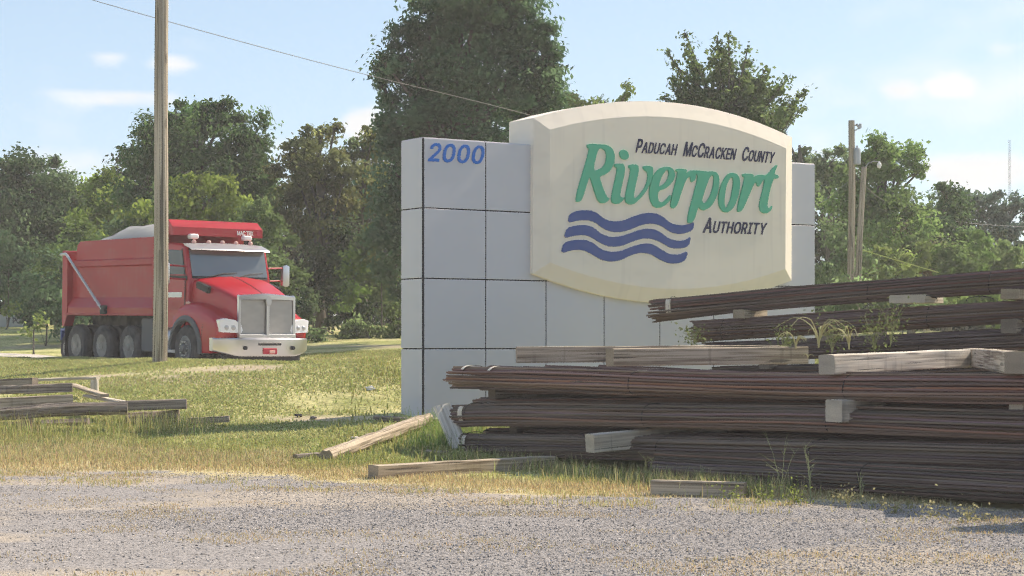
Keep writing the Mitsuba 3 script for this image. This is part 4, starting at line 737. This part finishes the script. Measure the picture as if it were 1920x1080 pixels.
def shrub(label, Y, pb, col, seed, **k): plant('shrub', label, 'shrub', Y, pb, col, seed, parts=ST, **{'size': .15, 'per': 500, **k})
shrub('dark shrub mass left of the truck tailgate', 61, [(95, 570, 45, 60), (80, 520, 40, 40), (120, 600, 40, 45), (60, 590, 20, 30)], DARK, 21)
shrub('vine hung bush above the rear of the dump body', 63, [(105, 490, 45, 35), (150, 470, 50, 40), (85, 520, 28, 22)], (0.141, 0.208, 0.069), 22, alt=DARK, altp=.3)
shrub('dark bush in the shade at the left edge of the photo', 70, [(0, 520, 40, 55), (40, 545, 40, 40), (20, 480, 45, 40)], DARK, 23)
shrub('low sunlit sprig beside the low sign in the grass at far left', 69, [(28, 580, 17, 9), (12, 585, 10, 6)], (0.250, 0.320, 0.078), 24)
shrub('leafy branch hanging over the grass left of the truck', 57, [(70, 603, 12, 18), (55, 622, 8, 8)], (0.200, 0.264, 0.078), 25, per=260)
shrub('green bush behind the middle of the dump body', 65, [(220, 480, 60, 60), (270, 500, 60, 60)], GREEN, 26)
shrub('mid green bush directly right of the truck cab', 62, [(515, 480, 40, 55), (545, 540, 42, 50), (500, 430, 40, 40), (480, 400, 30, 25)], (0.141, 0.208, 0.074), 27, alt=LIGHT, altp=.3)
shrub('grey green bush low to the right of the truck mirror', 60, [(575, 600, 35, 40), (600, 630, 30, 20), (560, 560, 30, 36)], (0.133, 0.189, 0.088), 28)
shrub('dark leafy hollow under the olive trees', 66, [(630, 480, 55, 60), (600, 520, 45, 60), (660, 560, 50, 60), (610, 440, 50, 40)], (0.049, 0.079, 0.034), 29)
shrub('bright green sapling in front of the dark hollow', 62, [(660, 510, 22, 34), (690, 490, 18, 18), (665, 550, 24, 20), (640, 570, 20, 14)], (0.200, 0.302, 0.078), 30, per=420)
shrub('bush with pale leaf tips right of the dark hollow', 63, [(715, 470, 40, 50), (700, 540, 40, 50), (735, 560, 30, 50)], (0.125, 0.179, 0.066), 31, alt=(0.217, 0.232, 0.072), altp=.25)
shrub('dull green undergrowth at the foot of the wood left of the sign', 61, [(640, 610, 40, 32), (690, 620, 40, 28), (730, 620, 36, 30)], (0.108, 0.151, 0.062), 32, alt=LIGHT, altp=.25)
shrub('light green bush at the foot of the transformer pole', 67, [(1560, 470, 50, 48), (1540, 520, 46, 40), (1600, 500, 46, 40)], LIGHT, 33)
shrub('yellow green vine covered shrub behind the guy wire', 69, [(1650, 500, 46, 34), (1700, 505, 50, 32), (1720, 475, 30, 22)], (0.217, 0.282, 0.088), 34, alt=GREEN, altp=.35)
shrub('smooth green bank of vines below the cone shaped tree', 71, [(1790, 490, 60, 36), (1850, 490, 56, 34), (1830, 455, 36, 24), (1760, 505, 46, 30)], (0.167, 0.255, 0.082), 35)
shrub('round pale green shrub at the right edge above the back bundles', 73, [(1910, 480, 42, 28), (1880, 465, 26, 18), (1950, 490, 46, 36)], (0.184, 0.255, 0.097), 36)
shrub('green bush seen through the gap of the back bundles', 58, [(1640, 560, 60, 40), (1720, 565, 60, 40), (1580, 565, 40, 36)], LIGHT, 37)
shrub('bright bush seen through the gap at the right end of the back bundles', 60, [(1810, 560, 60, 40), (1890, 565, 60, 42), (1950, 570, 40, 40)], (0.200, 0.282, 0.088), 38)
# the dense wood behind: one mass
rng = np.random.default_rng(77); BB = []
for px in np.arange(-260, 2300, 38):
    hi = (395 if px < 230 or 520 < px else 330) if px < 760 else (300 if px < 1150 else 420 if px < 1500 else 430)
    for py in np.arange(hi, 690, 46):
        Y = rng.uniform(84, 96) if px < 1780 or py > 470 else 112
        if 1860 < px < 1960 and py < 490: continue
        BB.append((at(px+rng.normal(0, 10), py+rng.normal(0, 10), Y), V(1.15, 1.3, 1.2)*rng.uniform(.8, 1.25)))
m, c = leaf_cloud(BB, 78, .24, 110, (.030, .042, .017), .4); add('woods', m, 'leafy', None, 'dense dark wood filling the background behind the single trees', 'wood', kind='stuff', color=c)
# low sign in the grass, far left
ls_ = thing('low_sign', 'low grey sign reading power in dark blue on the grass at far left', 'sign')
q0, q1 = at(-70, 601, 71), at(64, 601, 71); hh = .24
add('board', cbox((q0+q1)/2, [q1[0]-q0[0], .12, hh*2], .02), 'sign_grey', ls_)
tx = meshkit.text_mesh('POWER', .20, .012, True); tx.apply_transform(trimesh.transformations.rotation_matrix(math.pi/2, [1, 0, 0])); tx.apply_scale([.75/(tx.bounds[1][0]-tx.bounds[0][0]), 1, 1]); tx.apply_translation(V(at(24, 0, 71)[0], 70.93, q0[2]-.10))
add('lettering', tx, 'letter_navy', ls_)
add('post', cat_([cbox([x, 71, (q0[2]-.3+h1(x, 71)-.2)/2], [.1, .1, max(.1, q0[2]-.1-h1(x, 71)+.2)]) for x in (q0[0]+.3, q1[0]-.2)]), 'sign_grey', ls_)
# ------------------------------------------------------------------ grass, gravel stones, weeds
def blades(x, y, h, w, col, seed, lean=.35, var=.18):
    rng = np.random.default_rng(seed); n = len(x); z = H(x, y)
    a = rng.uniform(0, 2*np.pi, n); d = np.stack([np.cos(a), np.sin(a), a*0], 1); e = np.stack([-d[:, 1], d[:, 0], a*0], 1)
    l = rng.uniform(.1, 1, n)*lean; p = np.stack([x, y, z-.01], 1); w = np.broadcast_to(w, n)
    mid = p+V(0, 0, 1)*(h*.55)[:, None]+d*(h*l*.35)[:, None]; tip = p+V(0, 0, 1)*(h*(1-.25*l))[:, None]+d*(h*l)[:, None]
    v = np.stack([p-e*w[:, None]*.5, p+e*w[:, None]*.5, mid+e*w[:, None]*.4, mid-e*w[:, None]*.4, tip], 1).reshape(-1, 3)
    i = np.arange(n)[:, None]*5; f = np.vstack([i+[0, 1, 2], i+[0, 2, 3], i+[3, 2, 4]])
    c = np.asarray(col)*np.exp(rng.normal(0, var, (n, 1)))*np.exp(rng.normal(0, .06, (n, 3)))
    return trimesh.Trimesh(v, f, process=False), np.repeat(np.clip(c, 0, .7), 5, 0)
rng = np.random.default_rng(8)
def scatter(n, x0, x1, y0, y1, keep):
    x, y = rng.uniform(x0, x1, n), rng.uniform(y0, y1, n); u = x/y*F+960; ok = (u > -60) & (u < 1990) & (rng.random(n) < keep(x, y)); return x[ok], y[ok]
def inr(x, y): return (np.abs((x-LB[0])*BN[0]+(y-LB[1])*BN[1]-1.2) < 1.6) & ((x-LB[0])*BD[0]+(y-LB[1])*BD[1] > .2)   # under the near stack
def insign(x, y): e, n = (x-P0[0])*E1[0]+(y-P0[1])*E1[1], (x-P0[0])*NN[0]+(y-P0[1])*NN[1]; return (e > -.1) & (e < 9.2) & (n < .1) & (n > -.9)
PN = lambda x, y, f, s: meshkit.fbm(np.stack([x*f, y*f*1.4, x*0+s], -1), 3, s)
bare = lambda x, y: np.maximum(np.clip((PN(x, y, .30, 41)-.60)*9, 0, .85), np.max([np.clip(1.6*np.exp(-((x-cx)/rx)**2-((y-cy)/ry)**2)-.1, 0, .95) for cx, cy, rx, ry in BARE], 0))
# mown lawn
def kl(x, y): e = y-edge_np(x); return np.clip((e-1.2)/1.5, 0, 1)*(1-bare(x, y))*~inr(x, y)*~insign(x, y)*(road_dist(x, y) > 2.8)
x, y = scatter(330000, -14, 1, 26, 54, kl); g = PN(x, y, .8, 5)[:, None]; k_ = np.clip(g*2.2-.6, 0, 1); c = (1-k_)*V(.42, .43, .19)+k_*V(.34, .365, .14)
m, c = blades(x, y, rng.uniform(.025, .075, len(x)), .012+.0004*y, c, 1, .8); add('mown_grass', m, 'grassy', None, 'short dry green grass of the lawn', 'grass', kind='stuff', color=c)
x, y = scatter(60000, -3, 20, 28, 62, kl); m, c = blades(x, y, rng.uniform(.05, .2, len(x)), .03, V(.34, .36, .13)[None]*np.ones((len(x), 1)), 2, .7); add('mown_grass', m, 'grassy', None, 'short grass seen between and behind the rebar stacks', 'grass', kind='stuff', color=c)
# dry yellow fringe along the gravel
def kd(x, y): e = y-edge_np(x)-3.4*(PN(x, y, .55, 6)-.5); wd = np.where(x < -3.2, 4.6, 3.2); return np.clip((e+.25)/.6, 0, 1)*np.clip((wd-e)/1.6, 0, 1)*~inr(x, y)*(.35+.9*PN(x, y, 1.3, 9))
x, y = scatter(230000, -9.5, 6.6, 20, 33, kd); g = PN(x, y, .7, 12)[:, None]; e = (y-edge_np(x))[:, None]; gm = np.clip((e-np.where(x < -3.2, 3.2, 1.7)[:, None])/1.0+(g-.5)*2.5, 0, 1)
c = (1-gm)*(V(.56, .475, .255)*(1-g*.3)+V(.05, .03, .02)*g)+gm*V(.36, .37, .13)
m, c = blades(x, y, rng.uniform(.04, .12, len(x))*np.clip(.5+.35*(y-edge_np(x)), .4, 1.2), .011, c, 3, .6, .25); add('dry_grass', m, 'grassy', None, 'yellow dry grass along the edge of the gravel', 'grass', kind='stuff', color=c)
# tall grass round the stack front and round the left pile
def band_pts(n, pts, sd):
    P = np.array(pts, float); k = rng.integers(0, len(P), n); t = rng.random(n); nx_ = (k+1).clip(max=len(P)-1); p = P[k]*(1-t[:, None])+P[nx_]*t[:, None]+rng.normal(0, sd, (n, 2)); return p[:, 0], p[:, 1]
x, y = band_pts(2600, [(-.9, 29.6), (0.2, 28.0), (1.0, 26.6), (1.6, 25.4), (2.3, 24.3), (2.8, 23.5)], .32); k = y > edge_np(x)-.1; x, y = x[k], y[k]
m, c = blades(x, y, rng.uniform(.08, .30, len(x)), .010, np.where(rng.random((len(x), 1)) < .55, V(.33, .36, .13), V(.58, .50, .26)), 4, .55); add('tall_grass', m, 'grassy', None, 'tall green and straw grass in front of the near rebar stack', 'grass', kind='stuff', color=c)
x, y = band_pts(1700, [(-9, 31.3), (-8, 31.5), (-7, 31.7), (-6.0, 32.2), (-5.4, 32.4)], .35)
m, c = blades(x, y, rng.uniform(.05, .45, len(x)), .010, np.where(rng.random((len(x), 1)) < .6, V(.35, .38, .13), V(.56, .50, .24)), 5, .5); add('tall_grass', m, 'grassy', None, 'tall grass growing up through the left timber pile', 'grass', kind='stuff', color=c)
x, y = band_pts(1500, [(-1.5, 33.3), (-1.0, 32.6), (-.8, 31.6), (-1.2, 30.8)], .3)
m, c = blades(x, y, rng.uniform(.1, .4, len(x)), .010, V(.24, .33, .10)[None]*np.ones((len(x), 1)), 6, .6); add('tall_grass', m, 'grassy', None, 'green grass at the left foot of the sign', 'grass', kind='stuff', color=c)
def kt(x, y): e = edge_np(x)-y; return np.clip((PN(x, y, 1.6, 33)-.52)*7, 0, 1)*np.clip((2.6-e)/1.6, 0, 1)*(e > -.3)
x, y = scatter(60000, -8, 5, 19, 28.5, kt); m, c = blades(x, y, rng.uniform(.02, .11, len(x)), .009, np.where(rng.random((len(x), 1)) < .3, V(.36, .37, .13), V(.56, .46, .23)), 12, .9); add('sparse_grass', m, 'grassy', None, 'straw tufts creeping from the grass edge onto the gravel', 'grass', kind='stuff', color=c)
def ks(x, y): return np.clip(np.maximum((PN(x, y, .8, 21)-.56)*6, np.max([1.3*np.exp(-((x-a)/c)**2-((y-b_)/d)**2)*PN(x, y, 2.5, 3)-.1 for a, b_, c, d in ((-1.7, 18.3, 1.5, .7), (-4.9, 22.2, .7, .9), (.4, 17.2, 1.2, .5), (-3.6, 20.2, .8, .5), (1.6, 16.0, 1.0, .4))], 0)), 0, 1)*(y < edge_np(x)+.2)
x, y = scatter(120000, -6, 7, 14.5, 27, ks); m, c = blades(x, y, rng.uniform(.012, .05, len(x)), .008, V(.50, .40, .22)[None]*np.ones((len(x), 1)), 7, 1.0); add('sparse_grass', m, 'grassy', None, 'thin dry grass tufts scattered over the gravel', 'grass', kind='stuff', color=c)
# gravel stones
def stones(n, x0, x1, y0, y1, keep, seed, smin, smax):
    r = np.random.default_rng(seed); x, y = scatter(n, x0, x1, y0, y1, keep); n = len(x); ico = trimesh.creation.icosphere(0, 1.0)
    base = np.array([(1, 0, 0), (0, 1, 0), (-1, 0, 0), (0, -1, 0), (0, 0, 1), (.0, .0, -1)], float); ff = np.array([(0, 1, 4), (1, 2, 4), (2, 3, 4), (3, 0, 4), (1, 0, 5), (2, 1, 5), (3, 2, 5), (0, 3, 5)])
    s = smin*(smax/smin)**(r.random(n)**2.2); v = base[None]*(1+r.normal(0, .25, (n, 6, 1)))+r.normal(0, .18, (n, 6, 3)); v *= (np.stack([r.uniform(.8, 1.3, n), r.uniform(.7, 1.2, n), r.uniform(.45, .8, n)], 1)*s[:, None])[:, None]
    a = r.uniform(0, 6.28, n); ca, sa = np.cos(a)[:, None], np.sin(a)[:, None]; v = np.stack([v[..., 0]*ca-v[..., 1]*sa, v[..., 0]*sa+v[..., 1]*ca, v[..., 2]], -1)
    v += np.stack([x, y, H(x, y)+s*.22], 1)[:, None]
    i = np.arange(n)[:, None, None]*6; f = (i+ff[None]).reshape(-1, 3)
    t = r.choice(3, n, p=[.62, .25, .13]); col = np.array([(.30, .283, .27), (.36, .338, .32), (.14, .134, .13)])[t]*np.exp(r.normal(0, .2, (n, 1)))
    return trimesh.Trimesh(v.reshape(-1, 3), f, process=False), np.repeat(np.clip(col, 0, .8), 6, 0)
trk = lambda x, y: 1-.75*np.clip((PN(x, y, .4, 52)-.5)*8, 0, 1)
m, c = stones(260000, -8.5, 6.8, 14.4, 29.5, lambda x, y: np.clip((edge_np(x)+3.4*(PN(x, y, .55, 6)-.5)+.3-y)/.8, 0, 1)*trk(x, y)*(.55+.45*(y < 22)), 9, .005, .0155); add('gravel', m, 'stone', None, 'loose grey crushed stone covering the lot', 'gravel', kind='stuff', color=c)
# weeds: single plants with stems
def weed(name, label, cat, x, y, z, hgt, n, seed, col, arch=.0, leaf=0, group=None, r=.006, mat='weed_stem', spread=.35, lc=None, lsize=.06):
    rg = np.random.default_rng(seed); k = thing(name, label, cat, group); ms, tips = [], []
    for i in range(n):
        a = rg.uniform(0, 6.28); l = hgt*rg.uniform(.6, 1.05); d = V(math.cos(a), math.sin(a), 0); t = np.linspace(0, 1, 9)[:, None]
        p = V(x, y, z)+d*(t**1.6)*l*spread*rg.uniform(.4, 1.3)+V(0, 0, 1)*l*(t-arch*.9*t**3)+d*arch*l*.45*t**2+rg.normal(0, .01, (9, 3))*t*l
        ms.append(tube(p, r*(1-.75*t[:, 0]), 5)); tips.append(p)
        for _ in range(3 if arch < .3 else 0):
            j = rg.integers(3, 8); b = p[j]; dd = rg.normal(size=3); dd[2] = abs(dd[2])+.3; dd /= np.linalg.norm(dd); q = b+dd*t*l*.28; ms.append(tube(q, r*.55*(1-.7*t[:, 0]), 4)); tips.append(q)
    add('stem', cat_(ms), mat, k, smooth=True)
    if leaf:
        P = np.vstack(tips); P = P[rg.integers(0, len(P), leaf)]+rg.normal(0, .02, (leaf, 3)); m, c = leaf_cloud([(p, V(.03, .03, .03)) for p in P], seed, lsize, 1, lc or col, .3, nmin=3); add('leaf_spray', m, 'leafy', k, color=c, kind='stuff')
scene['weed_stem'] = pr((.30, .32, .15), .7); scene['weed_straw'] = pr((.42, .40, .19), .7)
W = lambda px, py, Y: at(px, py, Y)
for i, (px, py, Y, hg, n, lb) in enumerate([(1535, 652, 28.9, 1.0, 9, 'arching straw coloured weed rising before the middle of the back stack'), (1592, 655, 28.9, .70, 8, 'drooping weed right of the tallest arching one, before the back stack'), (1492, 654, 29.2, .52, 8, 'low arching weed behind the end of the dark streaked timber')]):
    p = W(px, py, Y); weed('arching_weed', lb, 'weed', p[0], p[1], p[2], hg, n, 60+i, (.30, .32, .14), .75, 0, 'weeds before the back stack', .012, 'weed_straw', .30)
p = W(1515, 672, 28.5); weed('arching_weed', 'small curled straw at the cut end of the streaked timber', 'weed', p[0], p[1], p[2], .2, 5, 71, (.5, .45, .2), .95, 0, None, .006, 'weed_straw', .3)
for i, (px, py, Y, hg, lb) in enumerate([(1560, 665, 29.5, .55, 'bushy weed behind the pale knotted timber'), (1640, 665, 29.3, .62, 'bushy weed before the broad pale back timber'), (1670, 650, 29.2, .72, 'thin leafy weed at the right of the weed clump'), (1300, 662, 32.5, .42, 'leafy weed at the left end of the second back bundle'), (1470, 660, 30.2, .4, 'small bushy weed behind the streaked timber')]):
    p = W(px, py, Y); weed('bushy_weed', lb, 'weed', p[0], p[1], p[2], hg, 9, 80+i, (.14, .17, .06), .1, 60, 'bushy weeds before the back stack', .004, 'weed_stem', .4, (.13, .16, .06), .05)
for i, (px, py, Y, hg, n, lb) in enumerate([(1465, 905, 22.6, .95, 3, 'tall forked dry stalk before the near stack'), (1520, 900, 22.5, .7, 3, 'leaning dry stalk right of the forked one'), (1215, 895, 25.0, .42, 5, 'forked dry stalks below the sunlit squared timber'), (1310, 880, 24.6, .35, 4, 'dry stalks beside the grey block end'), (1615, 905, 22.0, .4, 3, 'thin weed stalk before the lowest bundle')]):
    p = W(px, py, Y); weed('dry_stalk', lb, 'weed', p[0], p[1], h1(p[0], p[1]), hg, n, 90+i, (.3, .3, .15), .1, 0, 'dry stalks before the near stack', .006, 'weed_stem', .30)
for i, (px, y_, hg, lb) in enumerate([(1430, 22.2, .20, 'bright green tuft at the foot of the lowest bundle'), (1375, 22.5, .16, 'yellow green tuft right of the short grey timber'), (1590, 21.6, .24, 'seedy weed on the gravel below the lowest bundle'), (1680, 20.8, .15, 'small seedy weed on the gravel further right'), (1815, 19.8, .18, 'pale seed head weed on the gravel at the right'), (1745, 20.2, .12, 'tiny weed on the shaded gravel'), (1490, 22.0, .26, 'green blades at the foot of the tall forked stalk')]):
    x_ = (px-960)/F*y_; col = (.22, .27, .06) if i in (0, 1, 6) else (.34, .32, .17); weed('gravel_weed', lb, 'weed', x_, y_, h1(x_, y_), hg, 14, 100+i, col, .3, 40, 'weeds along the foot of the near stack', .004, 'weed_stem' if i in (0, 1, 6) else 'weed_straw', .6, col, .035)
# loops of loose wire on the back stack and scraps in the lawn
for i, (px, py, Y, rx, lb) in enumerate([(1742, 562, 31.6, .13, 'black wire loop sticking up between the back bundles'), (1840, 562, 31.0, .2, 'flat black wire loop at the right between the back bundles')]):
    a = np.linspace(-.4, 3.5, 16); c = at(px, py, Y); add('wire_loop', tube(np.stack([c[0]+rx*np.cos(a), c[1]+.05*a, c[2]+rx*.8*np.sin(a)*(.7 if i == 0 else .35)], 1), .008, 6), 'wire_black', None, lb, 'wire', smooth=True)
for i, (px, Y, lb) in enumerate([(696, 36.6, 'crumpled white scrap of litter in the lawn left of the sign'), (560, 34.2, 'dark clod on the bare strip of lawn'), (587, 33.9, 'flat dark clod right of the other one on the bare strip')]):
    x_ = (px-960)/F*Y; m = trimesh.creation.icosphere(2, .045 if i else .07); m.vertices += (meshkit.noise(m.vertices*30+i*9, 4)[:, None]-.5)*m.vertices*1.1; m.apply_scale([1.4, .8, .6]); m.apply_translation([x_, Y, h1(x_, Y)+.025])
    add('paper_scrap' if i == 0 else 'clod', m, 'white_paint' if i == 0 else 'dusty_black', None, lb, 'litter' if i == 0 else 'clod')
